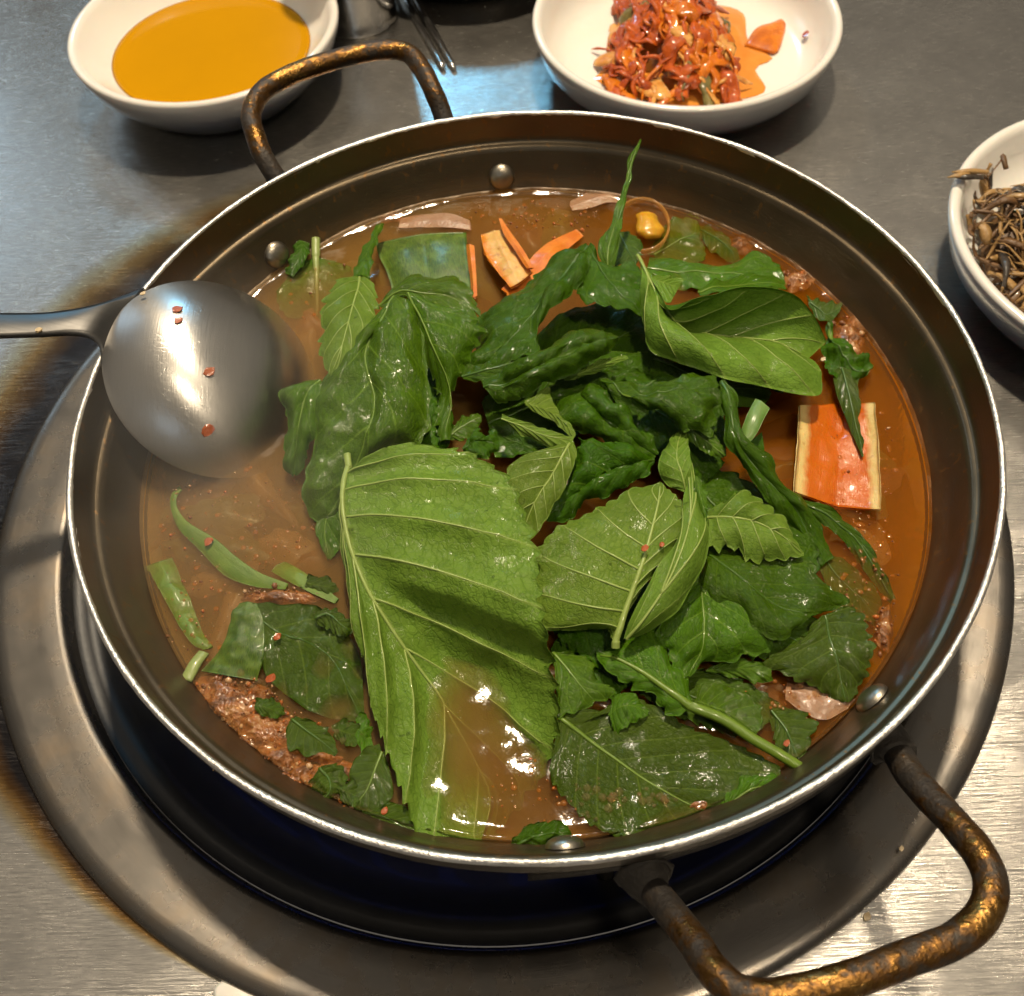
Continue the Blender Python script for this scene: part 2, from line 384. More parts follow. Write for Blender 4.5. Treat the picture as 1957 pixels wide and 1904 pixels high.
M_TROUGH = mat_trough('leek_trough', (.52, .115, .002), (.68, .50, .19), .70, .86)
M_SLICE = mat_trough('leek_slice', (.72, .44, .14), (.68, .22, .008), .45, .85)
M_STALK = mat_leek('perilla_stalk', (.09, .19, .025), (.14, .25, .05))

# ------------------------------------------------------------------ setting: the table
RC = (-1.333, 1.132)                        # centre of the burner ring
def build_table():
    n = 160; rings = [17.3, 18.5, 22, 30, 45, 80, 150]
    V, F = [], []
    for r in rings:
        for i in range(n):
            a = 2 * math.pi * i / n
            V.append((RC[0] + r * math.cos(a), RC[1] + r * math.sin(a), 0))
    for j in range(len(rings) - 1):
        for i in range(n):
            k = (i + 1) % n
            F.append((j * n + i, (j + 1) * n + i, (j + 1) * n + k, j * n + k))
    o = mesh('table_top', V, F, M_TABLE, smooth=False)
    tag(o, 'scratched brushed stainless steel table top', kind='structure')
build_table()

# ------------------------------------------------------------------ burner set into the table
def build_burner():
    t = thing('gas_burner', (RC[0], RC[1], 0), 'round table gas burner with steel drip ring and black well under the pot', 'burner')
    V, F = lathe([(17.1, .012), (18.18, .012), (18.22, .08), (18.16, .20), (18.0, .29), (17.8, .32), (17.6, .31), (17.2, .27), (16.6, .22), (16.0, .18),
                  (15.82, .14), (15.72, .04), (15.66, -.2), (15.60, -.6)], RC, 200, lambda a, j: (0.02 * math.sin(3 * a), 0))
    mesh('drip_ring', V, F, M_RING, t)
    V, F = lathe([(15.59, -.5), (15.4, -.62), (15.2, -.60), (15.0, -.64), (14.8, -.75), (14.6, -1.0), (14.2, -2.0), (13.2, -3.0), (11, -3.6), (6, -3.8), (.01, -3.8)], RC, 160)
    mesh('well', V, F, M_BLACK, t)
    V, F = lathe([(.01, -3.7), (4.2, -3.7), (4.4, -2.4), (4.0, -1.9), (2.2, -1.8), (2.0, -2.2), (.01, -2.2)], RC, 64)
    mesh('burner_head', V, F, M_IRON, t)
    for k in range(5):
        a = 2 * math.pi * (k / 5) + .55 + math.pi
        P = [(RC[0] + r * math.cos(a), RC[1] + r * math.sin(a), z) for r, z in ((13.6, -2.6), (13.0, -.1), (12.2, .55), (9, .62), (6.0, .60), (5.6, -3.6))]
        V, F = tube(catmull(P, 30), .28, 8)
        mesh('pot_support', V, F, M_IRON, t)
    V, F = lathe([(10.2, -.75), (10.7, -.75), (10.7, -.45), (10.2, -.45), (10.2, -.75)], RC, 96)
    mesh('support_ring', V, F, M_IRON, t)
    tm = NT('gas_flame'); e = tm.n('Emission', {0: C(.03, .12, 1.0), 1: .4}); mf = tm.done(e.outputs[0])
    for k in range(20):
        a = 2 * math.pi * k / 20
        P = [(RC[0] + r * math.cos(a), RC[1] + r * math.sin(a), z) for r, z in ((4.1, -2.0), (5.2, -1.2), (6.4, .1), (7.2, .55))]
        V, F = tube(catmull(P, 8), np.interp(np.linspace(0, 1, 8), [0, .4, 1], [.18, .30, .04]), 6)
        mesh('gas_flame', V, F, mf, t)
build_burner()

# ------------------------------------------------------------------ the pot
BZ = 4.0                                    # broth level
def build_pot():
    t = thing('stew_pot', (0, 0, .85), 'wide shallow dark metal stew pot with bare silver rim and two brass handles', 'pot')
    inner = [(.01, 1.25), (9.6, 1.28), (10.6, 1.5), (11.5, 2.2), (12.15, 3.0), (12.72, 3.9), (13.1, 4.6), (13.38, 5.35), (13.46, 5.52), (13.53, 5.58), (13.60, 5.60), (13.66, 5.64),
             (13.70, 5.72), (13.74, 5.95), (13.80, 6.4), (13.84, 6.72)]
    V, F = lathe(inner, (0, 0), 220)
    mesh('inner_wall', V, F, M_POT, t)
    outer = [(.01, .95), (9.3, .97), (10.6, 1.15), (11.7, 1.95), (12.4, 2.8), (13.0, 3.9), (13.4, 4.6), (13.68, 5.3), (13.85, 5.6), (13.98, 5.9), (14.02, 6.3), (14.03, 6.68)]
    V, F = lathe(outer, (0, 0), 220)
    mesh('outer_wall', V, F, M_POTOUT, t)
    def wob(a, j):
        n = mnoise.noise(Vector((math.cos(a) * 9, math.sin(a) * 9, j * .3))); n2 = mnoise.noise(Vector((math.cos(a) * 60, math.sin(a) * 60, j * .7)))
        return (.018 * n + .012 * n2, .02 * n + .012 * n2)
    rim = [(13.84, 6.66), (13.84, 6.73), (13.87, 6.79), (13.935, 6.815), (14.0, 6.79), (14.035, 6.73), (14.03, 6.66), (13.94, 6.64), (13.84, 6.66)]
    V, F = lathe(rim, (0, 0), 420, wob)
    mesh('rim', V, F, M_RIM, t)
    # rivet heads on the inner wall
    for ang in (93.1, 135.4, -45.8, -87.9):
        a = math.radians(ang); c = Vector((13.04 * math.cos(a), 13.04 * math.sin(a), 4.5))
        nrm = Vector((-math.cos(a), -math.sin(a), .35)).normalized(); tx = Vector((-math.sin(a), math.cos(a), 0)); ty = nrm.cross(tx)
        V, F = [], []
        rs = [(0.52, 0.0), (.50, .10), (.42, .19), (.28, .26), (.12, .29), (0.002, .295)]
        for i in range(24):
            b = 2 * math.pi * i / 24
            for r, h in rs: V.append(c + tx * (r * math.cos(b)) + ty * (r * math.sin(b)) + nrm * h)
        m = len(rs)
        for i in range(24):
            k = (i + 1) % 24
            for j in range(m - 1): F.append((i * m + j, k * m + j, k * m + j + 1, i * m + j + 1))
        mesh('rivet', V, F, M_RIVET, t)
    # handles: bent rod with a bracket plate against the outer wall
    def handle(path, a0, a1, lab):
        V, F = tube(catmull(path, 110), .385, 18, wob=.06)
        h = mesh('handle', V, F, M_HANDLE, t); tag(h, lab)
        V, F = [], []
        nn = 26
        for i in range(nn + 1):
            a = math.radians(a0 + (a1 - a0) * i / nn); w = .62 * (1 - abs(2 * i / nn - 1) ** 6 * .6)
            for r, z in ((13.42, 4.9 - w), (13.60, 4.9 - w), (13.98, 4.9 + w * .9), (13.80, 4.9 + w * .9)):
                V.append((r * math.cos(a), r * math.sin(a), z))
        for i in range(nn):
            for j in range(4): F.append((i * 4 + j, (i + 1) * 4 + j, (i + 1) * 4 + (j + 1) % 4, i * 4 + (j + 1) % 4))
        F += [(0, 1, 2, 3), (nn * 4 + 3, nn * 4 + 2, nn * 4 + 1, nn * 4)]
        mesh('bracket', V, F, M_SOOT, h)
        for p in (path[0], path[-1]):
            q = [Vector(p) * .985, Vector(p), Vector(path[1] if p == path[0] else path[-2]) * .35 + Vector(p) * .65]
            V, F = tube(catmull([tuple(x) for x in q], 10), np.linspace(.78, .46, 10), 12, wob=.35)
            mesh('weld', V, F, M_SOOT, h)
    def pol(r, ang, z): a = math.radians(ang); return (r * math.cos(a), r * math.sin(a), z)
    W = lambda x, y, z: tuple(at('W', x, y, z))
    near = [W(1703, 1420, 5.0), W(1745, 1488, 5.5), W(1822, 1572, 6.3), W(1866, 1625, 6.7), W(1893, 1680, 6.9), W(1885, 1738, 7.0), W(1835, 1790, 7.05),
            W(1740, 1830, 7.1), W(1600, 1880, 7.15), W(1490, 1905, 7.1), W(1415, 1898, 7.0), W(1368, 1862, 6.8), W(1325, 1800, 6.2), W(1275, 1735, 5.5), W(1238, 1690, 5.0)]
    handle(near, -92, -42, 'near brass handle, scorched black at both feet')
    far = [pol(13.95, 127.5, 4.9), W(512, 315, 6.2), W(490, 265, 6.7), W(480, 222, 6.9), W(497, 180, 7.0), W(545, 148, 7.05), W(630, 117, 7.1), W(720, 97, 7.1),
           W(775, 100, 7.0), W(805, 130, 6.9), W(828, 175, 6.6), W(845, 218, 6.0), pol(13.95, 100.5, 4.9)]
    handle(far, 89, 139, 'far brass handle standing above the rim')
build_pot()

# ------------------------------------------------------------------ broth: a murky red-brown liquid with depth
def build_broth():
    t = NT('murky_broth'); o = t.obj()
    fr = t.n('Fresnel', {'IOR': 1.36})
    nz = t.noise(o, 190, 3, .6); nz2 = t.noise(o, 55, 2, .5)
    nb = t.bump(t.math('MULTIPLY_ADD', nz2, .5, t.math('MULTIPLY', nz, .35)), .2, .0016)
    t.set(fr, 'Normal', nb)
    gl = t.n('BsdfGlossy', {'Color': C(1, 1, 1), 'Roughness': .06, 'Normal': nb}); tr = t.n('BsdfTransparent', {'Color': C(1, .97, .92)})
    ms = t.n('MixShader', {0: fr.outputs[0]}); t.link(tr.outputs[0], ms.inputs[1]); t.link(gl.outputs[0], ms.inputs[2])
    t.link(ms.outputs[0], t.out.inputs[0])
    sx_ = t.n('SeparateXYZ', {0: o}).outputs[0]
    fx = t.math('ADD', t.math('MULTIPLY_ADD', sx_, 5.0, .35), t.math('MULTIPLY', t.math('SUBTRACT', t.noise(o, 35, 2), .5), .9))
    vc = t.ramp(fx, [(.1, (.53, .37, .15)), (.5, (.46, .25, .055)), (.9, (.57, .235, .010))])  # left end yellower and paler, partly steam haze put into the colour
    vol = t.n('VolumePrincipled', {'Color': vc, 'Absorption Color': C(.30, .14, .03), 'Density': 190.0, 'Anisotropy': .1})
    t.link(vol.outputs[0], t.out.inputs[1])
    prof = [(max(.01, r * .16), BZ) for r in range(75)] + [(12.0, BZ), (12.3, BZ + .005), (12.6, BZ + .04), (12.76, BZ + .13), (12.70, BZ - .14), (12.1, 3.0), (11.45, 2.2), (10.55, 1.55), (9.5, 1.32), (.01, 1.30)]
    V, F = [], []
    V0, F0 = lathe(prof, (0, 0), 320)
    def hz(p):
        q = Vector((p[0], p[1], 0))
        return .045 * mnoise.noise(q * .55) + .036 * mnoise.noise(q * 1.3 + Vector((5, 2, 0))) + .013 * mnoise.noise(q * 3.0) + .003 * mnoise.noise(q * 7)
    V0 = [(p[0], p[1], p[2] + (hz(p) if p[2] > 3.9 else 0)) for p in V0]
    F0 = [f[::-1] for f in F0]
    ob = mesh('broth', V0, F0, t.m, loc=(0, 0, 1.3))
    tag(ob, 'murky reddish brown stew broth filling the pot', 'broth')
build_broth()

# ------------------------------------------------------------------ leaves
def sheet(name, label, cat, M, L, R, mats, vein=None, group=None, nu=100, na=12, teeth=0, tamp=.13, bL=0., bR=0., wr=.10, wf=.55,
          nv=7, pil=.035, thick=.022, mw=1.3, cr=.05, ruf=0.0, bk=1.0, midr=.085, nside=0, petiole=None, sider=.035, seed=0, edge=None, part='blade', step=()):
    """a leaf blade spanned by three curves (midrib and two margins), with veins that stand on it"""
    m0 = catmull(pts(M), 400); uw = np.linspace(0, 1, nu) ** mw * 399
    m = np.stack([np.interp(uw, np.arange(400), m0[:, k]) for k in range(3)], 1); l = catmull(pts(L), nu); r = catmull(pts(R), nu)
    base = Vector(m[0])
    u = np.linspace(0, 1, nu)
    G = np.zeros((nu, 2 * na + 1, 3)); UV = np.zeros((nu, 2 * na + 1, 2))
    tv = np.array(CAMP) - m.mean(0); tv /= np.linalg.norm(tv)
    upv = tv * .5 + np.array((0, 0, 1.0)) * .5; upv /= np.linalg.norm(upv)
    aa = np.linspace(0, 1, na + 1)
    for j in range(-na, na + 1):
        a = abs(j) / na; e, b = (l, bL) if j < 0 else (r, bR)
        g = m + (e - m) * a
        wid = np.linalg.norm(e - m, axis=1)[:, None]
        b = np.interp(u, *zip(*b))[:, None] if isinstance(b, (list, tuple)) else b
        b = b * bk
        g = g + upv * (b * 4 * a * (1 - a)) * np.minimum(1, wid / 1.0) * np.sin(np.pi * np.clip(u, .04, .96))[:, None] ** .5
        if teeth:
            f = (u * teeth + (.37 if j < 0 else 0)) % 1.0
            tt = np.where(f < .72, (f / .72) ** .7, (1 - f) / .28)
            irr = 1 + .45 * np.sin(u * teeth * 2.1 + seed) + .25 * np.sin(u * teeth * 5.3 + 2 * seed)
            fall = np.clip((a - .72) / .28, 0, 1) ** 1.5
            d = (e - m) / (wid + 1e-6)
            g = g + d * ((tt - .4) * tamp * fall * irr * np.clip(wid[:, 0] / .8, 0, 1))[:, None]
        G[:, j + na] = g; UV[:, j + na, 0] = u * nv; UV[:, j + na, 1] = a
    # normals
    def normals(G):
        du = np.gradient(G, axis=0); dv = np.gradient(G, axis=1); N = np.cross(du, dv)
        N /= np.linalg.norm(N, axis=2)[..., None] + 1e-9
        return N
    N = normals(G)
    if (N * tv).sum() < 0: N = -N; flip = True
    else: flip = False
    # rumples and the quilting between veins
    off = np.zeros(G.shape[:2])
    for i in range(nu):
        for j in range(2 * na + 1):
            p = Vector(G[i, j]) * wf + Vector((seed * 3.1, seed * 1.7, 0))
            off[i, j] = cr * (.6 - 1.6 * abs(mnoise.noise(p * 1.05 + Vector((9, 4, 2))))) + wr * mnoise.noise(p) + wr * .40 * mnoise.noise(p * 2.3) + wr * .10 * mnoise.noise(p * 5.1)
    A = UV[..., 1]; s = UV[..., 0] - A * 1.15
    dd = np.abs(s - np.round(s)) * 2
    fade = np.clip(A * 6, 0, 1) * np.clip((1 - A) * 4 + .3, 0, 1)
    sgn = 1.0 if mats[0] in (M_PALE,) else -.8
    off += sgn * pil * ((1 - dd) ** 2 - .35) * fade
    side_ = np.sign(np.arange(w_ := 2 * na + 1) - na)[None, :]
    off += ruf * (np.sin(UV[..., 0] / nv * 17 + seed * 3 + side_ * 1.3) + .6 * np.sin(UV[..., 0] / nv * 31 + seed * 5 - side_)) * np.clip((A - .45) / .55, 0, 1) ** 1.6
    ends = np.clip(np.minimum(u, 1 - u) * 8, .25, 1)[:, None]
    G = G + N * (off * ends)[..., None]
    for s0, wd, dep, back in step:             # pleats on the right half: the blade drops, then comes back up
        q = np.clip((s - s0) / wd, 0, 1); q = q * q * (3 - 2 * q); q2 = np.clip((s - s0 - wd * 2.2) / (wd * 2.5), 0, 1)
        dr = dep * (q - back * q2 * q2 * (3 - 2 * q2)) * np.clip((A - .05) * 4, 0, 1)
        dr[:, :na + 1] = 0
        d_ = np.array(CAMP) - G; d_ /= np.linalg.norm(d_, axis=2)[..., None]
        G = G - d_ * dr[..., None]
    N2 = normals(G); N2 = -N2 if flip else N2
    nvtx = nu * (2 * na + 1); w = 2 * na + 1
    th = thick * (1 - .5 * A)[..., None]
    B = G - N2 * th
    V = np.concatenate([G.reshape(-1, 3), B.reshape(-1, 3)])
    uvs = np.concatenate([UV.reshape(-1, 2)] * 2)
    F, MI = [], []
    for i in range(nu - 1):
        for j in range(w - 1):
            a_, b_, c_, d_ = i * w + j, (i + 1) * w + j, (i + 1) * w + j + 1, i * w + j + 1
            q = (a_, b_, c_, d_)
            if flip: q = q[::-1]
            F.append(q); MI.append(0)
            F.append(tuple(x + nvtx for x in q[::-1])); MI.append(1 if len(mats) > 1 else 0)
    bd = [i * w for i in range(nu)] + [(nu - 1) * w + j for j in range(1, w)] + [i * w + w - 1 for i in range(nu - 2, -1, -1)] + [j for j in range(w - 2, 0, -1)]
    for k in range(len(bd)):
        x, y = bd[k], bd[(k + 1) % len(bd)]
        q = (x, y, y + nvtx, x + nvtx)
        F.append(q if not flip else q[::-1]); MI.append(edge if edge is not None else 0)
    plain = vein is None and petiole is None
    if plain:
        o = mesh(name, V, F, list(mats), None, base, uv=uvs, midx=MI); tag(o, label, cat, group); return o, G, N2
    t = thing(name, base, label, cat, group)
    mesh(part, V, F, list(mats), t, uv=uvs, midx=MI)
    def surf(uu, a_, side):
        x = np.clip(uu, 0, 1) * (nu - 1); i0 = np.minimum(x.astype(int), nu - 2); fx = (x - i0)[:, None]
        y = na + side * np.clip(a_, 0, 1) * na; j0 = np.clip(y.astype(int), 0, w - 2); fy = (y - j0)[:, None]
        def bi(Q): return (Q[i0, j0] * (1 - fx) + Q[i0 + 1, j0] * fx) * (1 - fy) + (Q[i0, j0 + 1] * (1 - fx) + Q[i0 + 1, j0 + 1] * fx) * fy
        return bi(G), bi(N2)
    if vein is not None:
        up_ = 1.0 if mats[0] in (M_PALE,) else .25
        p, n_ = surf(np.linspace(0, .97, 60), np.zeros(60), 1)
        path = p + n_ * (midr * .35 * up_)
        rad = np.linspace(midr, midr * .22, 60)
        if petiole is not None:
            pe = np.array([tuple(x) for x in pts(petiole)])
            pc = catmull([*pe, path[0]], 16)[:-1]
            path = np.concatenate([pc, path]); rad = np.concatenate([np.full(15, midr * 1.15), rad])
        Vt, Ft = tube(path, rad, 8, .7, up=tuple(n_[len(n_) // 2]))
        mesh('midrib', Vt, Ft, vein, t)
        for side in (-1, 1):
            for i in range(1, nside + 1):
                a_ = np.linspace(0.0, .93, 26); uu = (i + a_ * 1.15) / nv
                ok = uu < .985
                if ok.sum() < 8: continue
                a_, uu = a_[ok], uu[ok]
                p, n_ = surf(uu, a_, side)
                ln = np.linalg.norm(np.diff(p, axis=0), axis=1).sum()
                if ln < .7: continue
                Vt, Ft = tube(p + n_ * (sider * .3 * up_), np.linspace(sider, sider * .3, len(p)) * min(1, .45 + ln / 6), 6, .55, up=tuple(n_[len(n_) // 2]))
                mesh('side_vein', Vt, Ft, vein, t)
    return t, G, N2
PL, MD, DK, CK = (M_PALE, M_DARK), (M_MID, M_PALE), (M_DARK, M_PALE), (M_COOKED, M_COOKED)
GR = 'perilla leaves piled on the stew'
def leaf(label, M, L, R, mats=PL, vein='auto', **kw):
    kw.setdefault('teeth', 16)
    if vein == 'auto': vein = {id(PL): M_VEINP, id(MD): M_VEINM, id(DK): M_VEIND, id(CK): M_VEIND}[id(mats)]
    if kw['teeth'] == 0 and mats in (DK, MD) and vein is not None: kw['teeth'] = 13; kw['tamp'] = .055
    kw.setdefault('midr', .05); kw['tamp'] = kw.get('tamp', .13) * 1.5; kw['teeth'] = int(kw['teeth'] * .9)
    kw.setdefault('ruf', .07 if mats is DK else .06 if mats is MD else .06 if mats is CK else .04); kw.setdefault('bk', 1.9 if mats is DK else 1.7 if mats is MD else 1.2)
    if mats in (DK, MD): kw['wr'] = kw.get('wr', .10) * 1.35
    kw.setdefault('nside', 6 if mats is PL else 0); kw.setdefault('cr', .17 if mats is DK else .14 if mats is CK else .13 if mats is MD else .08)
    leaf.n += 1
    return sheet('perilla_leaf', label, 'leaf', M, L, R, mats, vein, group=GR, seed=leaf.n * 1.37, **kw)
leaf.n = 0

# 1 the big pale leaf in front
leaf('largest pale green perilla leaf, underside up, with broth pooled in its lower half',
     ('C', [(985, 60, 5.9), (962, 200, 6.0), (985, 400, 5.9), (1060, 600, 5.6), (1180, 800, 5.0), (1290, 960, 4.35), (1390, 1100, 3.8), (1480, 1270, 3.4), (1570, 1420, 3.3), (1640, 1600, 3.5), (1600, 1800, 3.95)]),
     ('C', [(980, 66, 5.9), (950, 250, 5.6), (975, 480, 5.2), (1005, 680, 5.0), (1025, 850, 4.95), (1075, 1060, 4.75), (1120, 1250, 4.65), (1185, 1430, 4.5), (1255, 1610, 4.4), (1330, 1780, 4.3), (1460, 1825, 4.15), (1600, 1808, 3.95)]),
     ('C', [(990, 60, 5.9), (1030, 90, 6.0), (1120, 0, 6.2), (1300, -45, 6.4), (1530, -10, 6.5), (1720, 100, 6.4), (1850, 430, 6.1), (1865, 620, 6.1), (1915, 910, 5.9), (1955, 1220, 5.4), (1905, 1475, 4.2), (1830, 1560, 3.6), (1720, 1700, 3.5), (1605, 1805, 3.92)]),
     PL, nu=170, na=22, teeth=30, tamp=.15, bR=[(0, .2), (.4, .3), (.55, .1), (.68, -.45), (.85, -.35), (1, 0)], bL=[(0, .1), (.5, .15), (.7, .1), (1, 0)], wr=.14, nv=9, pil=.19, mw=1.75, midr=.10, nside=8, sider=.036, step=((4.35, .55, .75, .55),),
     petiole=('C', [(978, -4, 5.85)]))
# 2 dark leaves left of centre
leaf('glossy green perilla leaf with scalloped right edge, folded like a tent left of centre',
     ('A', [(880, 620, 6.6), (960, 760, 6.5), (1030, 920, 6.3), (1085, 1080, 6.0), (1110, 1250, 5.7), (1080, 1440, 5.4)]),
     ('A', [(870, 625, 6.6), (925, 760, 6.3), (975, 900, 6.0), (1015, 1060, 5.7), (1040, 1250, 5.4), (1060, 1450, 5.3)]),
     ('A', [(890, 615, 6.6), (1080, 690, 6.6), (1270, 770, 6.4), (1300, 860, 6.2), (1230, 990, 5.9), (1170, 1120, 5.7), (1140, 1270, 5.5), (1110, 1440, 5.3)]),
     MD, nu=120, teeth=15, tamp=.2, bR=.2, wr=.1, nv=6)
leaf('broad green perilla leaf hanging down the left side of the heap, wet at its foot',
     ('A', [(800, 640, 6.6), (720, 800, 6.6), (640, 960, 6.4), (690, 1220, 6.2), (640, 1440, 5.8), (560, 1640, 5.1), (450, 1840, 4.4), (370, 1900, 4.1)]),
     ('A', [(790, 640, 6.6), (600, 880, 6.2), (480, 1060, 5.9), (410, 1150, 5.6), (370, 1350, 5.2), (335, 1560, 4.8), (305, 1750, 4.4), (330, 1870, 4.1)]),
     ('A', [(815, 640, 6.6), (900, 690, 6.5), (950, 860, 6.3), (985, 1100, 6.0), (1005, 1320, 5.7), (960, 1450, 5.5), (800, 1540, 5.2), (640, 1650, 4.8), (500, 1860, 4.2), (400, 1910, 4.0)]),
     MD, nu=120, teeth=10, tamp=.05, bR=.3, bL=.25, wr=.16, wf=.8, nv=6)
leaf('rounded dark green perilla leaf flap at the top left of the heap',
     ('A', [(720, 690, 6.2), (830, 610, 6.5), (960, 620, 6.5), (1110, 640, 6.4), (1250, 720, 6.3)]),
     ('A', [(715, 690, 6.1), (790, 590, 6.2), (900, 530, 6.2), (1060, 520, 6.2), (1180, 560, 6.2), (1260, 660, 6.2), (1290, 760, 6.2)]),
     ('A', [(730, 700, 6.2), (850, 640, 6.45), (960, 660, 6.4), (1120, 730, 6.35), (1240, 780, 6.3), (1285, 790, 6.25)]),
     MD, teeth=14, tamp=.07, bL=.15, wr=.06, nv=5)
leaf('small pale perilla leaf pointing up beside the ladle, stalk end dipping in broth',
     ('A', [(612, 520, 5.5), (600, 600, 5.9), (570, 700, 6.2), (540, 820, 6.4), (500, 950, 6.4), (450, 1080, 6.2)]),
     ('A', [(605, 520, 5.5), (480, 560, 5.8), (420, 660, 6.0), (400, 800, 6.1), (400, 940, 6.1), (440, 1090, 6.1)]),
     ('A', [(620, 515, 5.5), (670, 540, 5.7), (700, 640, 5.9), (690, 760, 6.2), (620, 870, 6.4), (560, 960, 6.4), (460, 1080, 6.2)]),
     PL, teeth=11, tamp=.12, bL=.2, bR=.1, wr=.06, nv=6, pil=.05, midr=.05, nside=5, sider=.03)
leaf('narrow twisted perilla leaf stalk rising from the small pale leaf by the leek',
     ('A', [(735, 235, 4.5), (700, 300, 4.9), (660, 400, 5.3), (625, 520, 5.7)]),
     ('A', [(730, 225, 4.5), (680, 300, 4.9), (620, 410, 5.2), (575, 530, 5.5)]),
     ('A', [(748, 235, 4.5), (712, 310, 4.9), (672, 410, 5.3), (670, 540, 5.7)]),
     MD, vein=None, teeth=0, nu=60, wr=.04, bL=.08, bR=.08)
leaf('curled dark green leaf lobe nearest the ladle',
     ('A', [(390, 1105, 5.6), (320, 1180, 5.6), (280, 1300, 5.4), (260, 1450, 5.0), (245, 1630, 4.4)]),
     ('A', [(380, 1100, 5.5), (280, 1130, 5.4), (180, 1190, 5.2), (215, 1320, 5.0), (205, 1480, 4.7), (195, 1590, 4.4), (240, 1645, 4.3)]),
     ('A', [(400, 1110, 5.6), (400, 1200, 5.5), (370, 1350, 5.2), (330, 1480, 4.9), (300, 1590, 4.5), (255, 1640, 4.3)]),
     MD, teeth=0, bL=.25, bR=.2, wr=.1, nv=5)
leaf('ragged leaf tip trailing below the left of the heap into the broth',
     ('A', [(560, 1500, 5.0), (500, 1650, 4.7), (450, 1800, 4.3), (420, 1960, 4.0), (440, 2100, 3.95)]),
     ('A', [(540, 1500, 4.9), (440, 1650, 4.5), (380, 1800, 4.2), (370, 1950, 4.0), (430, 2110, 3.9)]),
     ('A', [(580, 1500, 5.0), (560, 1650, 4.7), (540, 1850, 4.3), (520, 2000, 4.1), (450, 2110, 3.95)]),
     MD, teeth=8, tamp=.1, wr=.08)
# 3 the back of the heap
leaf('dark perilla leaf forming the back ridge of the heap, in front of the orange leek',
     ('B', [(600, 290, 6.4), (520, 380, 6.6), (430, 500, 6.6), (330, 620, 6.5), (230, 740, 6.2), (100, 860, 5.8)]),
     ('B', [(590, 275, 6.3), (480, 340, 6.2), (380, 410, 6.0), (280, 500, 5.7), (190, 570, 5.4), (120, 620, 5.2), (60, 800, 5.4), (60, 890, 5.6)]),
     ('B', [(620, 290, 6.4), (600, 400, 6.6), (520, 510, 6.7), (400, 590, 6.7), (380, 760, 6.4), (300, 780, 6.2), (180, 850, 5.9), (90, 890, 5.7)]),
     DK, teeth=14, tamp=.08, bL=.25, bR=.15, wr=.18, wf=.8, nv=6)
leaf('dark perilla leaf arching over the shadowed hollow at the top of the heap',
     ('B', [(600, 300, 6.3), (660, 400, 6.5), (720, 470, 6.6), (790, 540, 6.5), (850, 600, 6.3)]),
     ('B', [(610, 280, 6.2), (700, 380, 6.3), (780, 370, 6.3), (830, 380, 6.3), (850, 480, 6.3), (860, 590, 6.3)]),
     ('B', [(590, 310, 6.3), (560, 420, 6.6), (560, 540, 6.6), (680, 560, 6.6), (780, 580, 6.5), (845, 610, 6.3)]),
     DK, teeth=10, tamp=.1, wr=.15, wf=.9, nv=5)
leaf('slim perilla leaf with a long pointed tip sticking up past the far pot wall',
     ('U', [(400, 1010, 6.3), (405, 930, 6.6), (430, 850, 6.9), (455, 770, 7.1), (472, 680, 7.3), (492, 600, 7.5), (524, 522, 7.7)]),
     ('U', [(390, 1010, 6.3), (370, 930, 6.5), (408, 850, 6.8), (444, 770, 7.1), (463, 680, 7.3), (480, 600, 7.5), (522, 520, 7.7)]),
     ('U', [(420, 1010, 6.3), (440, 930, 6.6), (444, 850, 6.9), (463, 770, 7.1), (481, 680, 7.3), (502, 600, 7.5), (527, 524, 7.7)]),
     MD, teeth=0, nu=80, wr=.05, bL=.06, bR=.06, midr=.04)
leaf('small torn leaf behind the hollow, beside the onion ring',
     ('B', [(740, 230, 5.2), (770, 280, 5.4), (800, 340, 5.6), (810, 380, 5.7)]),
     ('B', [(720, 260, 5.2), (710, 320, 5.3), (720, 370, 5.5), (800, 390, 5.7)]),
     ('B', [(760, 225, 5.2), (820, 250, 5.3), (845, 310, 5.4), (820, 375, 5.6)]),
     CK, teeth=8, wr=.06)
leaf('long dark perilla leaf rolled lengthwise like a cigar across the heap',
     ('B', [(130, 930, 6.2), (250, 900, 6.5), (400, 830, 6.8), (540, 760, 6.9), (650, 720, 6.9), (735, 705, 6.7)]),
     ('B', [(120, 905, 6.1), (230, 850, 6.2), (360, 800, 6.4), (470, 725, 6.5), (560, 690, 6.5), (660, 680, 6.5), (738, 702, 6.6)]),
     ('B', [(190, 1005, 5.9), (280, 980, 6.1), (400, 915, 6.3), (540, 845, 6.4), (660, 790, 6.4), (740, 712, 6.6)]),
     DK, teeth=0, bL=.25, bR=.3, wr=.12, wf=1.1, nv=8)
leaf('thin dark perilla leaf tucked under the left end of the rolled leaf',
     ('B', [(30, 880, 5.9), (120, 860, 6.0), (220, 830, 6.1), (370, 785, 6.2)]),
     ('B', [(25, 870, 5.8), (100, 780, 5.8), (200, 760, 5.9), (300, 775, 6.0), (375, 780, 6.2)]),
     ('B', [(40, 895, 5.9), (130, 900, 5.9), (240, 870, 6.0), (375, 790, 6.2)]),
     DK, teeth=0, wr=.1, nv=6)
leaf('pale ragged leaf edge peeking out below the rolled leaf',
     ('B', [(490, 885, 6.0), (560, 870, 6.1), (650, 835, 6.1), (780, 790, 6.1)]),
     ('B', [(488, 875, 6.0), (560, 850, 6.1), (650, 815, 6.1), (770, 785, 6.1)]),
     ('B', [(495, 900, 5.9), (570, 880, 6.0), (660, 850, 6.0), (785, 800, 6.1)]),
     PL, vein=None, teeth=6, tamp=.1, wr=.04)
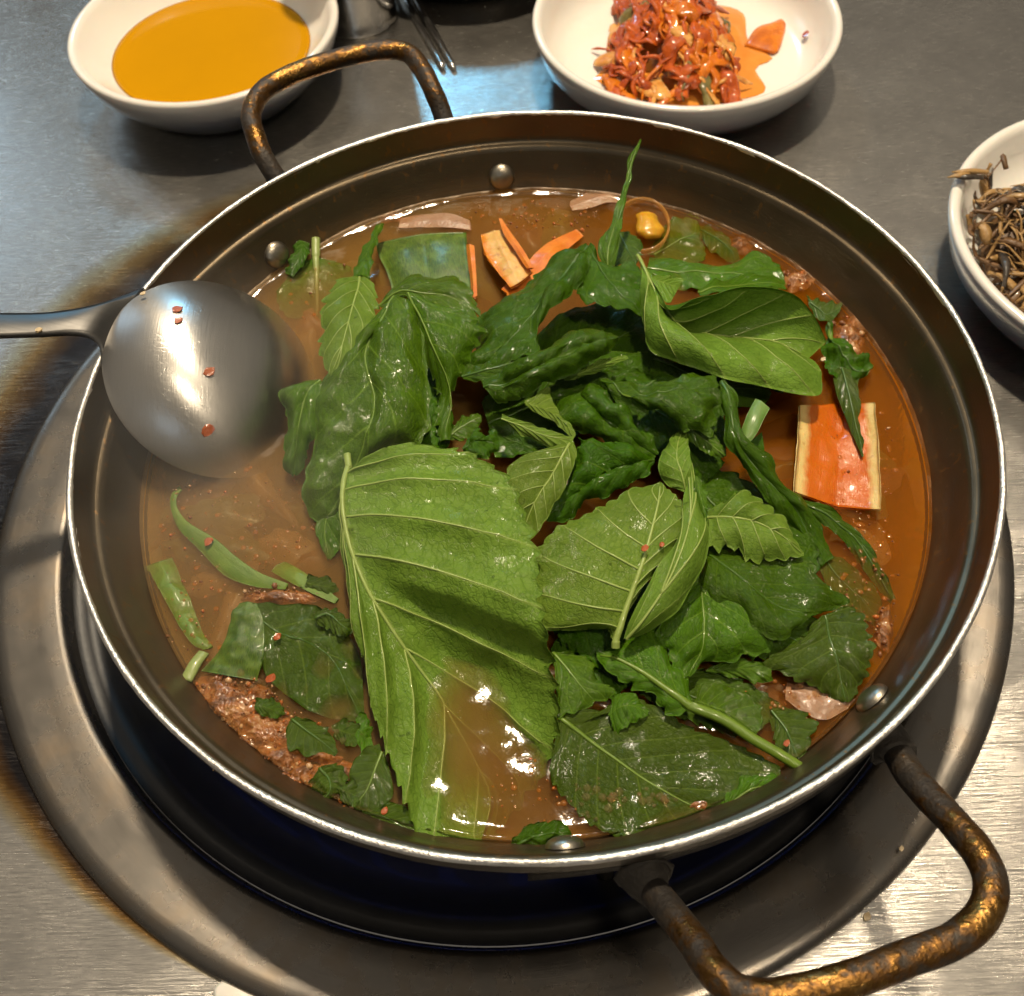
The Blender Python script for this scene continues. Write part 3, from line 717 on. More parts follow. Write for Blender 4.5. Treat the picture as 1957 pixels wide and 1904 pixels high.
# 4 the pale boat-shaped leaf at upper right
leaf('pale boat-shaped perilla leaf, underside up, at the upper right of the heap',
     ('B', [(845, 370, 6.3), (880, 460, 6.4), (955, 590, 6.1), (1050, 690, 5.2), (1200, 700, 4.9), (1340, 710, 4.8), (1460, 730, 4.7), (1600, 800, 4.5)]),
     ('B', [(850, 365, 6.3), (900, 440, 6.5), (965, 572, 6.8), (1080, 530, 6.9), (1220, 495, 6.8), (1400, 480, 6.5), (1530, 505, 6.0), (1620, 600, 5.2), (1680, 720, 4.2)]),
     ('B', [(838, 375, 6.3), (850, 550, 6.3), (880, 755, 6.1), (990, 810, 6.2), (1130, 855, 6.3), (1270, 900, 6.1), (1430, 935, 5.8), (1640, 968, 5.2), (1660, 870, 5.0)]),
     PL, nu=120, na=18, teeth=0, bR=[(0, .2), (.3, .5), (.5, 1.0), (1, .7)], bL=[(0, 0), (.4, -.25), (1, -.2)], wr=.1, nv=7, pil=.08, midr=.09, nside=6, sider=.035, petiole=('B', [(828, 335, 6.2)]))
leaf('small serrated pale leaf corner behind the boat-shaped leaf, left of its ridge',
     ('B', [(870, 430, 6.0), (930, 450, 5.9), (985, 470, 5.7), (1010, 480, 5.6)]),
     ('B', [(865, 415, 6.0), (930, 420, 5.8), (1020, 440, 5.5), (1020, 470, 5.5)]),
     ('B', [(875, 440, 6.0), (930, 520, 6.0), (965, 550, 6.0), (1000, 500, 5.7)]),
     PL, vein=None, teeth=5, tamp=.1, wr=.05)
leaf('back flap of a pale leaf seen behind the ridge of the boat-shaped leaf',
     ('B', [(1100, 500, 5.9), (1220, 470, 5.7), (1360, 455, 5.4), (1490, 470, 5.2)]),
     ('B', [(1100, 490, 5.9), (1180, 450, 5.5), (1270, 430, 5.2), (1400, 420, 4.9), (1490, 450, 4.9)]),
     ('B', [(1110, 515, 5.9), (1230, 500, 5.9), (1390, 490, 5.6), (1500, 490, 5.3)]),
     MD, teeth=6, tamp=.08, wr=.08)
# 5 centre of the heap
leaf('very glossy dark perilla leaf with scalloped lower edge at the centre right',
     ('B', [(660, 900, 6.2), (780, 960, 6.5), (900, 960, 6.7), (1030, 950, 6.7), (1190, 930, 6.6)]),
     ('B', [(655, 890, 6.1), (740, 900, 6.1), (860, 920, 6.2), (980, 900, 6.3), (1080, 875, 6.3), (1160, 880, 6.4), (1195, 920, 6.5)]),
     ('B', [(660, 910, 6.1), (760, 1000, 6.2), (870, 1040, 6.2), (960, 1060, 6.2), (1060, 1110, 6.2), (1150, 1130, 6.1), (1190, 1000, 6.3), (1198, 940, 6.5)]),
     DK, teeth=9, tamp=.16, bR=.15, wr=.16, wf=1.3, nv=6)
leaf('dark wet perilla leaf with a deep crease at the very centre of the pot',
     ('B', [(560, 960, 5.9), (650, 1050, 6.0), (740, 1120, 5.9), (830, 1190, 5.7), (910, 1240, 5.5)]),
     ('B', [(570, 950, 5.9), (660, 930, 6.0), (730, 1010, 6.1), (860, 1120, 5.9), (925, 1225, 5.6)]),
     ('B', [(540, 960, 5.8), (440, 990, 5.6), (480, 1080, 5.6), (600, 1140, 5.6), (760, 1230, 5.5), (890, 1275, 5.3)]),
     DK, teeth=0, bL=.3, bR=.2, wr=.2, wf=1.0, nv=6)
leaf('dark glossy perilla leaf glittering with wet highlights just above the two pale front leaves',
     ('B', [(900, 1260, 5.5), (800, 1270, 5.7), (700, 1310, 5.7), (570, 1390, 5.5), (410, 1520, 5.2)]),
     ('B', [(895, 1250, 5.5), (780, 1210, 5.7), (650, 1200, 5.8), (560, 1150, 5.8), (540, 1250, 5.7), (500, 1380, 5.5), (405, 1500, 5.2)]),
     ('B', [(905, 1270, 5.5), (830, 1340, 5.4), (720, 1400, 5.3), (600, 1460, 5.2), (500, 1520, 5.0), (415, 1540, 5.1)]),
     DK, teeth=0, bL=.25, bR=.15, wr=.12, wf=1.2, nv=6)
leaf('pale folded strip of perilla leaf zigzagging left of the centre',
     ('A', [(1400, 1320, 6.0), (1500, 1360, 6.2), (1620, 1410, 6.3), (1720, 1430, 6.3), (1800, 1440, 6.2)]),
     ('A', [(1405, 1295, 6.0), (1500, 1330, 6.2), (1620, 1370, 6.3), (1740, 1410, 6.3), (1808, 1420, 6.2)]),
     ('A', [(1440, 1350, 5.9), (1500, 1400, 6.0), (1620, 1450, 6.1), (1720, 1490, 6.1), (1810, 1500, 6.1)]),
     PL, teeth=8, tamp=.06, bR=.1, wr=.06, midr=.03, nside=0)
leaf('upper pale fold of the zigzag leaf, catching the lamp light',
     ('A', [(1530, 1230, 6.2), (1620, 1260, 6.3), (1700, 1300, 6.3), (1760, 1350, 6.3), (1810, 1420, 6.2)]),
     ('A', [(1530, 1220, 6.2), (1600, 1190, 6.2), (1660, 1150, 6.2), (1700, 1240, 6.2), (1800, 1370, 6.2), (1815, 1410, 6.2)]),
     ('A', [(1530, 1240, 6.2), (1600, 1290, 6.2), (1680, 1330, 6.2), (1750, 1390, 6.2), (1805, 1430, 6.2)]),
     PL, vein=None, teeth=5, tamp=.08, wr=.06)
leaf('pale finely veined leaf blade hanging between the zigzag fold and the largest leaf',
     ('A', [(1790, 1450, 6.1), (1740, 1530, 6.2), (1680, 1640, 6.0), (1600, 1760, 5.8), (1540, 1900, 5.5), (1530, 2010, 5.3)]),
     ('A', [(1780, 1440, 6.1), (1640, 1500, 6.2), (1520, 1540, 6.1), (1430, 1620, 6.0), (1420, 1760, 5.8), (1440, 1900, 5.5), (1500, 2010, 5.3)]),
     ('A', [(1805, 1450, 6.1), (1810, 1540, 6.1), (1770, 1660, 6.0), (1690, 1800, 5.7), (1620, 1930, 5.5), (1545, 2015, 5.3)]),
     PL, teeth=6, tamp=.08, bL=.15, bR=.15, wr=.08, midr=.05, nside=5, sider=.022)
leaf('small dark wet leaf knob in the shadow above the largest leaf',
     ('A', [(1185, 1490, 5.6), (1250, 1450, 5.8), (1320, 1450, 5.8), (1390, 1470, 5.7)]),
     ('A', [(1190, 1475, 5.6), (1250, 1410, 5.6), (1320, 1430, 5.7), (1360, 1405, 5.7), (1390, 1440, 5.7)]),
     ('A', [(1190, 1505, 5.5), (1250, 1530, 5.6), (1330, 1520, 5.6), (1392, 1500, 5.6)]),
     DK, teeth=0, bL=.15, bR=.15, wr=.15, wf=1.5)
leaf('dim leaf lobe in the shadow left of the dark wet knob',
     ('A', [(1100, 1420, 5.2), (1160, 1370, 5.3), (1230, 1330, 5.3), (1290, 1310, 5.2)]),
     ('A', [(1110, 1390, 5.2), (1150, 1330, 5.2), (1220, 1300, 5.2), (1285, 1300, 5.2)]),
     ('A', [(1110, 1440, 5.1), (1180, 1440, 5.2), (1250, 1400, 5.2), (1290, 1330, 5.2)]),
     MD, teeth=0, wr=.08)
leaf('dark filler perilla leaf added to darken the hollow of the heap',  # added filler, its dark colour stands in for shade in the gap
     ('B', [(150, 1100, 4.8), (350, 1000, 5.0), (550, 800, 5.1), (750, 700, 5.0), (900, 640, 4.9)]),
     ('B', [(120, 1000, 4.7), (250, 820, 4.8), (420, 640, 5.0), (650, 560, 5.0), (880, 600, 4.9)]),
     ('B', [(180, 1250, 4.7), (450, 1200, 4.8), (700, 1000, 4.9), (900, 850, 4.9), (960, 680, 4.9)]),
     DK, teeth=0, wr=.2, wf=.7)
leaf('dark filler perilla leaf added as shade beneath the glossy scalloped leaf',  # second added filler, coloured dark to shade the gap below
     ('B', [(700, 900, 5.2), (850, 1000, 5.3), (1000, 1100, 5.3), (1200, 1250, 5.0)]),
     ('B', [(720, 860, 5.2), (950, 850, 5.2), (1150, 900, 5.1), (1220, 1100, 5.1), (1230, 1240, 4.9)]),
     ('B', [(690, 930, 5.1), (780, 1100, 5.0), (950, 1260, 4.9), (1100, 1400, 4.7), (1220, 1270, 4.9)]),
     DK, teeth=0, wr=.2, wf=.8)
leaf('grey-green leaf scrap below the glossy scalloped leaf',
     ('B', [(1000, 1080, 5.9), (1080, 1130, 5.9), (1150, 1180, 5.8), (1220, 1240, 5.6)]),
     ('B', [(1010, 1060, 5.9), (1130, 1100, 5.9), (1200, 1160, 5.8), (1228, 1235, 5.6)]),
     ('B', [(990, 1100, 5.8), (1060, 1170, 5.7), (1140, 1230, 5.6), (1215, 1250, 5.5)]),
     MD, teeth=0, wr=.1)
# 6 right side
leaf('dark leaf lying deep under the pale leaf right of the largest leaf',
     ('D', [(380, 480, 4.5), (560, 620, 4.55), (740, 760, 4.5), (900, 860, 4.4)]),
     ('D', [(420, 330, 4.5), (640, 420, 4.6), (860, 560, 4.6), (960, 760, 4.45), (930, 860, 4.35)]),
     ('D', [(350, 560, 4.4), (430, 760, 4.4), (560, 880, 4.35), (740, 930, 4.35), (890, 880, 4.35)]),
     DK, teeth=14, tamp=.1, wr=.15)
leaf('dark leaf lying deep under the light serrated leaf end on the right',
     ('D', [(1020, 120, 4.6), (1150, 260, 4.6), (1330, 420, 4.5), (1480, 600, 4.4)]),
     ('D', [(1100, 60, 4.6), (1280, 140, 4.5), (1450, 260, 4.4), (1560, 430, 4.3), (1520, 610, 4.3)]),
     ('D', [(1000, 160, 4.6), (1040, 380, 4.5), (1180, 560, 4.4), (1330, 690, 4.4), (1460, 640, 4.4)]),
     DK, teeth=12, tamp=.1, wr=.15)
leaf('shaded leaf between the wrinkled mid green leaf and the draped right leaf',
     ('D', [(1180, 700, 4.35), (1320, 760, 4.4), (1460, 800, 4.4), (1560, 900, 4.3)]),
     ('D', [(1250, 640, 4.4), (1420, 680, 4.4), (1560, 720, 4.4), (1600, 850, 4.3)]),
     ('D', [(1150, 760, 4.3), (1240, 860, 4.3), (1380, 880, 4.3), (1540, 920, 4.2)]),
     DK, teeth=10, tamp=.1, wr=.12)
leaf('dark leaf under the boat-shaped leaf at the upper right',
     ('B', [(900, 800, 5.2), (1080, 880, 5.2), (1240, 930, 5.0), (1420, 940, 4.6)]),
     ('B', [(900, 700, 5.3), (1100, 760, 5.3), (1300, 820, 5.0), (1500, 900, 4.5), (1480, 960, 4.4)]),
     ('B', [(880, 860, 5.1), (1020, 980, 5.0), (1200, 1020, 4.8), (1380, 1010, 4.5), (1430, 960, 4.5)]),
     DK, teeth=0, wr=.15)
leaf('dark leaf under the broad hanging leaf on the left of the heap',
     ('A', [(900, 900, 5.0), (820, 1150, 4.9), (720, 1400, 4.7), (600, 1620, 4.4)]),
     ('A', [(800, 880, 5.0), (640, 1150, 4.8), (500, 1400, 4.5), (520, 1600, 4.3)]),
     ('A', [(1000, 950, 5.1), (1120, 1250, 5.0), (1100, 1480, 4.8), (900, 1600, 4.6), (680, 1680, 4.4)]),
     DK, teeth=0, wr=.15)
leaf('pale perilla leaf right of the largest leaf, underside up, stalk end toward the viewer',
     ('D', [(690, 800, 5.3), (720, 700, 5.6), (770, 560, 5.9), (820, 420, 6.1), (860, 260, 6.1), (885, 120, 6.0)]),
     ('D', [(680, 800, 5.3), (640, 720, 5.2), (600, 745, 5.0), (480, 740, 5.1), (370, 730, 5.1), (335, 620, 5.3), (345, 450, 5.5), (440, 330, 5.7), (560, 260, 5.8), (690, 190, 5.9), (750, 155, 5.9), (830, 140, 5.9), (884, 118, 6.0)]),
     ('D', [(700, 800, 5.3), (760, 660, 5.5), (850, 520, 5.8), (940, 400, 6.0), (985, 290, 6.0), (950, 200, 6.0), (888, 118, 6.0)]),
     PL, nu=130, na=16, teeth=24, tamp=.11, bL=.25, bR=.1, wr=.1, nv=8, pil=.05, midr=.11, nside=7, sider=.04, petiole=('D', [(690, 830, 5.2)]))
leaf('curved pale half leaf fanning from a common stalk, with long parallel veins',
     ('D', [(735, 790, 5.5), (800, 720, 5.9), (880, 600, 6.3), (950, 470, 6.5), (1000, 330, 6.5), (1020, 180, 6.3), (1010, 20, 6.0)]),
     ('D', [(725, 790, 5.5), (760, 690, 5.8), (820, 560, 6.1), (900, 440, 6.3), (970, 320, 6.3), (990, 170, 6.2), (1005, 20, 6.0)]),
     ('D', [(740, 795, 5.4), (860, 740, 5.6), (980, 640, 5.8), (1050, 510, 6.0), (1085, 370, 6.1), (1065, 230, 6.1), (1030, 110, 6.0), (1015, 20, 6.0)]),
     PL, nu=110, teeth=0, bR=.2, bL=.1, wr=.05, nv=3, pil=.03, midr=.05, nside=3, sider=.045)
leaf('pale leaf lobe standing upright behind the fanned half leaf',
     ('D', [(990, 150, 6.0), (970, 80, 6.2), (950, 20, 6.2), (960, -60, 6.0), (990, -120, 5.8)]),
     ('D', [(985, 160, 6.0), (900, 110, 5.9), (885, 40, 6.0), (920, -50, 5.9), (985, -125, 5.8)]),
     ('D', [(1000, 150, 6.0), (1015, 70, 6.2), (1010, 0, 6.2), (1000, -70, 6.0), (995, -120, 5.8)]),
     PL, teeth=6, tamp=.05, bL=.2, wr=.06, midr=.03, nside=0)
leaf('thin bright leaf sliver hanging beside the upright pale lobe',
     ('D', [(1035, 90, 6.4), (1050, 160, 6.4), (1065, 220, 6.3), (1075, 280, 6.2)]),
     ('D', [(1030, 90, 6.4), (1035, 160, 6.3), (1050, 230, 6.2), (1072, 285, 6.1)]),
     ('D', [(1045, 90, 6.4), (1070, 150, 6.3), (1085, 220, 6.3), (1080, 285, 6.2)]),
     MD, vein=None, teeth=0, wr=.03, nu=40)
leaf('light green serrated leaf end lit from above, right of the fanned half leaf',
     ('D', [(1085, 270, 5.5), (1180, 270, 5.8), (1290, 290, 5.8), (1400, 350, 5.6), (1500, 430, 5.3)]),
     ('D', [(1080, 250, 5.4), (1130, 210, 5.5), (1230, 165, 5.6), (1330, 220, 5.6), (1420, 310, 5.5), (1500, 420, 5.3)]),
     ('D', [(1085, 290, 5.5), (1100, 385, 5.5), (1200, 400, 5.5), (1270, 445, 5.4), (1360, 450, 5.3), (1430, 440, 5.3), (1498, 435, 5.3)]),
     PL, teeth=11, tamp=.16, bL=.25, bR=.15, wr=.07, nv=6, pil=.06, midr=.05, nside=5, sider=.03)
leaf('dark perilla leaf with a lit edge lying under the light serrated leaf end',
     ('D', [(1090, 430, 5.2), (1200, 520, 5.3), (1300, 590, 5.2), (1420, 660, 5.0), (1540, 690, 4.9)]),
     ('D', [(1090, 400, 5.1), (1250, 420, 5.0), (1420, 430, 5.0), (1520, 480, 4.9), (1600, 560, 4.8), (1690, 625, 4.6), (1640, 660, 4.6), (1560, 690, 4.8)]),
     ('D', [(1080, 440, 5.2), (1060, 540, 5.1), (1130, 640, 5.0), (1230, 690, 5.0), (1330, 760, 4.9), (1410, 785, 4.8), (1520, 700, 4.9)]),
     DK, teeth=9, tamp=.1, bL=.1, bR=.15, wr=.12, nv=6)
leaf('mid green wrinkled perilla leaf with wavy lower edge below the dark right leaf',
     ('D', [(1060, 480, 5.1), (1060, 600, 5.0), (1070, 720, 4.9), (1060, 840, 4.8), (1000, 950, 4.6)]),
     ('D', [(1050, 480, 5.1), (980, 600, 5.0), (900, 710, 4.9), (885, 780, 4.8), (930, 890, 4.7), (970, 965, 4.6)]),
     ('D', [(1075, 470, 5.1), (1180, 600, 4.95), (1290, 690, 4.8), (1370, 790, 4.7), (1340, 860, 4.6), (1200, 870, 4.6), (1080, 890, 4.6), (1010, 955, 4.6)]),
     MD, teeth=12, tamp=.1, bL=.15, bR=.2, wr=.12, wf=.9, nv=6, pil=.07)
leaf('grey-green perilla leaf draped at the right edge of the heap toward the near rivet',
     ('D', [(1590, 690, 4.7), (1610, 780, 4.6), (1640, 880, 4.5), (1660, 960, 4.35), (1680, 1060, 4.15)]),
     ('D', [(1580, 690, 4.7), (1470, 800, 4.5), (1360, 870, 4.4), (1330, 920, 4.3), (1450, 940, 4.3), (1540, 990, 4.2), (1610, 1040, 4.1), (1670, 1065, 4.1)]),
     ('D', [(1600, 680, 4.7), (1690, 665, 4.6), (1760, 740, 4.5), (1785, 830, 4.4), (1770, 930, 4.25), (1720, 1020, 4.1), (1690, 1065, 4.1)]),
     CK, teeth=15, tamp=.12, bL=.15, bR=.15, wr=.1, nv=6, pil=.06)
leaf('small scalloped leaf edge floating just below the wrinkled mid green leaf',
     ('D', [(1080, 930, 4.3), (1160, 920, 4.35), (1260, 920, 4.35), (1360, 950, 4.25)]),
     ('D', [(1075, 925, 4.3), (1160, 890, 4.4), (1260, 880, 4.4), (1360, 920, 4.3)]),
     ('D', [(1085, 935, 4.25), (1160, 950, 4.2), (1240, 960, 4.2), (1300, 980, 4.15), (1370, 970, 4.15)]),
     MD, vein=None, teeth=5, tamp=.12, wr=.05)
leaf('green perilla leaf with a thick stalk running to the lower right pot wall',
     ('D', [(1010, 1080, 4.8), (900, 1000, 4.9), (800, 930, 4.9), (700, 880, 4.8), (610, 860, 4.6)]),
     ('D', [(1020, 1075, 4.8), (1000, 980, 4.7), (930, 880, 4.7), (880, 765, 4.7), (760, 785, 4.7), (690, 830, 4.7), (605, 850, 4.6)]),
     ('D', [(1010, 1090, 4.8), (960, 1115, 4.6), (900, 1100, 4.6), (840, 1010, 4.6), (770, 1000, 4.6), (700, 950, 4.6), (640, 900, 4.6), (605, 870, 4.6)]),
     MD, teeth=9, tamp=.16, bL=.1, bR=.1, wr=.1, nv=5, midr=.13, petiole=('D', [(1512, 1362, 4.3), (1400, 1290, 4.45), (1280, 1220, 4.55), (1150, 1135, 4.65)]))
leaf('dull half-sunk leaf under the thick stalk in the lower right',
     ('D', [(760, 930, 4.02), (950, 1010, 4.06), (1150, 1090, 4.05), (1330, 1160, 3.98)]),
     ('D', [(800, 880, 4.0), (1000, 920, 4.04), (1200, 960, 4.02), (1380, 1060, 3.98), (1350, 1150, 3.96)]),
     ('D', [(740, 960, 4.0), (860, 1080, 4.02), (1060, 1160, 4.0), (1220, 1210, 3.97), (1320, 1180, 3.96)]),
     CK, teeth=14, tamp=.09, wr=.12)
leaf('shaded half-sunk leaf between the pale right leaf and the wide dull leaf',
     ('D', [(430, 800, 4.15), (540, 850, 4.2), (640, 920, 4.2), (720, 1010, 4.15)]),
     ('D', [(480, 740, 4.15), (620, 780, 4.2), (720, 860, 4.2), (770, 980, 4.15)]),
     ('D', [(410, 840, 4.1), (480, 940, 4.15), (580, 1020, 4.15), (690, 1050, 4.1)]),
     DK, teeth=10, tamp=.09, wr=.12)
leaf('small leaf wing on the right side of the thick stalk',
     ('D', [(1030, 1060, 4.6), (1120, 1090, 4.6), (1210, 1130, 4.5), (1300, 1190, 4.4)]),
     ('D', [(1035, 1040, 4.6), (1060, 990, 4.4), (1180, 1000, 4.35), (1290, 1060, 4.3), (1325, 1120, 4.3), (1310, 1185, 4.35)]),
     ('D', [(1030, 1075, 4.6), (1110, 1110, 4.55), (1200, 1150, 4.5), (1300, 1200, 4.4)]),
     MD, vein=None, teeth=8, tamp=.08, wr=.07)
leaf('wide dull green perilla leaf lying at broth level in the lower right',
     ('D', [(450, 1130, 4.5), (550, 1205, 4.35), (680, 1300, 4.2), (820, 1400, 4.08), (980, 1490, 4.0), (1100, 1540, 3.98)]),
     ('D', [(445, 1120, 4.5), (560, 1090, 4.5), (660, 1110, 4.4), (720, 1040, 4.35), (860, 1090, 4.3), (1020, 1180, 4.2), (1200, 1240, 4.15), (1320, 1300, 4.12), (1400, 1380, 4.1), (1300, 1460, 4.05), (1120, 1545, 4.0)]),
     ('D', [(440, 1140, 4.45), (430, 1240, 4.3), (410, 1380, 4.15), (480, 1480, 4.05), (580, 1580, 4.03), (720, 1650, 4.03), (860, 1655, 4.02), (1000, 1600, 4.0), (1100, 1550, 3.98)]),
     CK, vein=M_VEINM, nu=130, na=16, teeth=20, tamp=.07, bL=.04, bR=.0, wr=.09, nv=8, pil=.04, midr=.07)
leaf('light green leaf corner between the largest leaf and the wide dull leaf',
     ('D', [(420, 850, 4.8), (480, 920, 4.8), (540, 1000, 4.7), (600, 1060, 4.6)]),
     ('D', [(425, 845, 4.8), (520, 860, 4.8), (590, 900, 4.8), (600, 970, 4.7), (680, 1010, 4.6), (650, 1060, 4.55)]),
     ('D', [(415, 860, 4.8), (435, 960, 4.7), (445, 1050, 4.6), (450, 1120, 4.55), (590, 1080, 4.55)]),
     MD, teeth=8, tamp=.1, wr=.08, nv=4)
leaf('serrated leaf scrap overlapping the wide dull leaf near its upper edge',
     ('D', [(660, 1120, 4.55), (700, 1090, 4.6), (760, 1080, 4.6), (830, 1110, 4.5)]),
     ('D', [(655, 1115, 4.5), (690, 1040, 4.55), (760, 1030, 4.55), (835, 1100, 4.5)]),
     ('D', [(665, 1130, 4.5), (690, 1190, 4.4), (760, 1150, 4.45), (830, 1120, 4.5)]),
     MD, vein=None, teeth=6, tamp=.12, wr=.06)
leaf('small rounded leaf touching the near rim left of the rivet',
     ('D', [(230, 1700, 4.0), (320, 1650, 4.15), (420, 1630, 4.15), (505, 1660, 4.0)]),
     ('D', [(235, 1690, 4.0), (290, 1610, 4.05), (390, 1580, 4.1), (470, 1600, 4.05), (512, 1650, 4.0)]),
     ('D', [(235, 1710, 3.95), (330, 1720, 4.05), (430, 1700, 4.05), (510, 1675, 3.95)]),
     DK, teeth=0, wr=.12, wf=1.5)
leaf('small leaf tip by the lower right rim, below the thick stalk',
     ('D', [(1140, 1550, 4.05), (1210, 1480, 4.2), (1290, 1430, 4.25), (1395, 1425, 4.1)]),
     ('D', [(1135, 1530, 4.05), (1180, 1440, 4.1), (1260, 1390, 4.15), (1350, 1375, 4.15), (1400, 1415, 4.1)]),
     ('D', [(1145, 1565, 4.0), (1250, 1530, 4.05), (1340, 1490, 4.05), (1400, 1440, 4.05)]),
     MD, teeth=0, bL=.1, wr=.08, pil=.05)
leaf('dark leaf scrap on the right wall side of the thick stalk',
     ('D', [(1360, 1100, 4.0), (1420, 1180, 4.05), (1460, 1270, 4.05), (1500, 1350, 4.1)]),
     ('D', [(1370, 1060, 3.9), (1450, 1100, 3.95), (1560, 1150, 4.1), (1530, 1210, 4.1), (1500, 1340, 4.1)]),
     ('D', [(1350, 1110, 3.9), (1370, 1200, 3.95), (1400, 1300, 4.0), (1490, 1360, 4.05)]),
     CK, teeth=8, wr=.08)
leaf('long dark ribbon-like leaf twisting down the right side of the heap',
     ('B', [(1205, 905, 6.4), (1240, 1010, 6.3), (1270, 1160, 6.0), (1340, 1270, 5.6), (1440, 1380, 5.2), (1540, 1480, 4.8), (1600, 1590, 4.4), (1680, 1720, 4.1)]),
     ('B', [(1215, 895, 6.4), (1270, 1000, 6.2), (1300, 1140, 5.9), (1400, 1250, 5.5), (1500, 1370, 5.1), (1590, 1470, 4.7), (1660, 1570, 4.3), (1720, 1700, 4.05)]),
     ('B', [(1195, 905, 6.4), (1215, 1020, 6.2), (1245, 1180, 5.9), (1300, 1300, 5.5), (1400, 1410, 5.1), (1480, 1520, 4.7), (1560, 1620, 4.3), (1660, 1740, 4.05)]),
     DK, teeth=0, bL=.15, bR=.15, wr=.1, nv=8, midr=.07)
leaf('thin dark leaf trailing from the ribbon leaf into the red broth',
     ('D', [(1480, 200, 4.6), (1580, 250, 4.4), (1660, 310, 4.2), (1720, 360, 4.05), (1800, 480, 3.9), (1880, 620, 3.9)]),
     ('D', [(1490, 190, 4.6), (1600, 225, 4.4), (1690, 290, 4.2), (1760, 370, 4.0), (1830, 480, 3.9), (1895, 620, 3.9)]),
     ('D', [(1470, 215, 4.5), (1570, 290, 4.3), (1640, 350, 4.1), (1690, 400, 3.9), (1770, 510, 3.75), (1870, 640, 3.8)]),
     DK, teeth=0, wr=.05)
leaf('sunken green leaf under the broth between the ribbon leaf and the right wall',
     ('D', [(1560, 420, 3.85), (1640, 520, 3.85), (1740, 620, 3.8), (1840, 720, 3.75)]),
     ('D', [(1580, 400, 3.8), (1690, 470, 3.75), (1800, 570, 3.7), (1860, 700, 3.7)]),
     ('D', [(1540, 440, 3.85), (1600, 560, 3.9), (1700, 680, 3.85), (1820, 740, 3.75)]),
     CK, teeth=0, wr=.08)
leaf('dark wet leaf curl at the right edge of the stew above the orange leek',
     ('B', [(1690, 640, 4.6), (1710, 720, 4.7), (1760, 800, 4.6), (1830, 860, 4.5), (1890, 840, 4.3)]),
     ('B', [(1700, 630, 4.6), (1740, 720, 4.5), (1800, 770, 4.4), (1860, 790, 4.3), (1895, 830, 4.2)]),
     ('B', [(1680, 650, 4.5), (1660, 760, 4.4), (1690, 860, 4.35), (1770, 910, 4.3), (1860, 880, 4.25)]),
     DK, teeth=0, wr=.15, wf=1.4)
leaf('pointed wilted leaf hanging over the orange leek on the right',
     ('B', [(1750, 840, 4.5), (1770, 920, 4.45), (1800, 1040, 4.4), (1825, 1140, 4.3), (1845, 1245, 4.25)]),
     ('B', [(1710, 850, 4.4), (1720, 940, 4.35), (1760, 1050, 4.3), (1800, 1150, 4.25), (1842, 1245, 4.25)]),
     ('B', [(1840, 850, 4.4), (1825, 930, 4.35), (1835, 1050, 4.3), (1840, 1150, 4.25), (1850, 1240, 4.25)]),
     CK, teeth=0, wr=.06)
leaf('sunken broad leaf under the broth near the far wall, right of the onion ring',
     ('B', [(900, 330, 3.85), (1010, 270, 3.9), (1080, 240, 3.9), (1090, 160, 3.85)]),
     ('B', [(870, 330, 3.8), (930, 230, 3.85), (990, 170, 3.85), (1070, 160, 3.85)]),
     ('B', [(920, 370, 3.85), (1040, 370, 3.88), (1130, 350, 3.88), (1110, 240, 3.85), (1095, 165, 3.85)]),
     MD, teeth=0, wr=.06)
leaf('sunken dark leaf beside the far right wall under the broth',
     ('B', [(1110, 220, 3.85), (1180, 260, 3.9), (1240, 310, 3.92), (1270, 360, 3.9)]),
     ('B', [(1110, 200, 3.8), (1190, 220, 3.85), (1260, 280, 3.88), (1290, 350, 3.88)]),
     ('B', [(1105, 240, 3.85), (1140, 300, 3.88), (1200, 340, 3.9), (1260, 370, 3.9)]),
     CK, teeth=0, wr=.06)
leaf('wide wet leaf just breaking the surface behind the boat-shaped leaf',
     ('B', [(870, 390, 4.0), (1050, 410, 4.05), (1250, 420, 4.08), (1480, 450, 4.1)]),
     ('B', [(880, 340, 3.9), (1060, 370, 3.95), (1250, 370, 4.0), (1360, 320, 4.05), (1450, 370, 4.08), (1500, 470, 4.1)]),
     ('B', [(870, 420, 4.0), (1030, 480, 4.05), (1250, 490, 4.1), (1460, 490, 4.1)]),
     MD, teeth=0, wr=.07, wf=.9)
leaf('wilted leaf flap at the right end of the boat-shaped leaf in red broth',
     ('B', [(1600, 530, 4.2), (1650, 570, 4.2), (1690, 600, 4.15), (1750, 560, 4.1)]),
     ('B', [(1590, 510, 4.1), (1650, 530, 4.1), (1700, 540, 4.05), (1755, 548, 4.05)]),
     ('B', [(1600, 550, 4.2), (1640, 620, 4.15), (1690, 640, 4.1), (1740, 590, 4.1)]),
     CK, teeth=0, wr=.08)
leaf('sunken yellow-green leaf with a pale stalk beside the far left rivet',
     ('A', [(365, 420, 4.05), (370, 520, 3.85), (372, 640, 3.6), (370, 760, 3.45)]),
     ('A', [(355, 420, 4.1), (280, 460, 3.95), (190, 560, 3.8), (150, 660, 3.65), (220, 760, 3.5), (360, 765, 3.45)]),
     ('A', [(375, 420, 4.05), (450, 440, 3.85), (560, 490, 3.7), (560, 600, 3.55), (460, 720, 3.5), (380, 765, 3.45)]),
     MD, vein=M_VEINY, teeth=0, wr=.05, nv=4, midr=.15, petiole=('A', [(365, 315, 4.3)]))
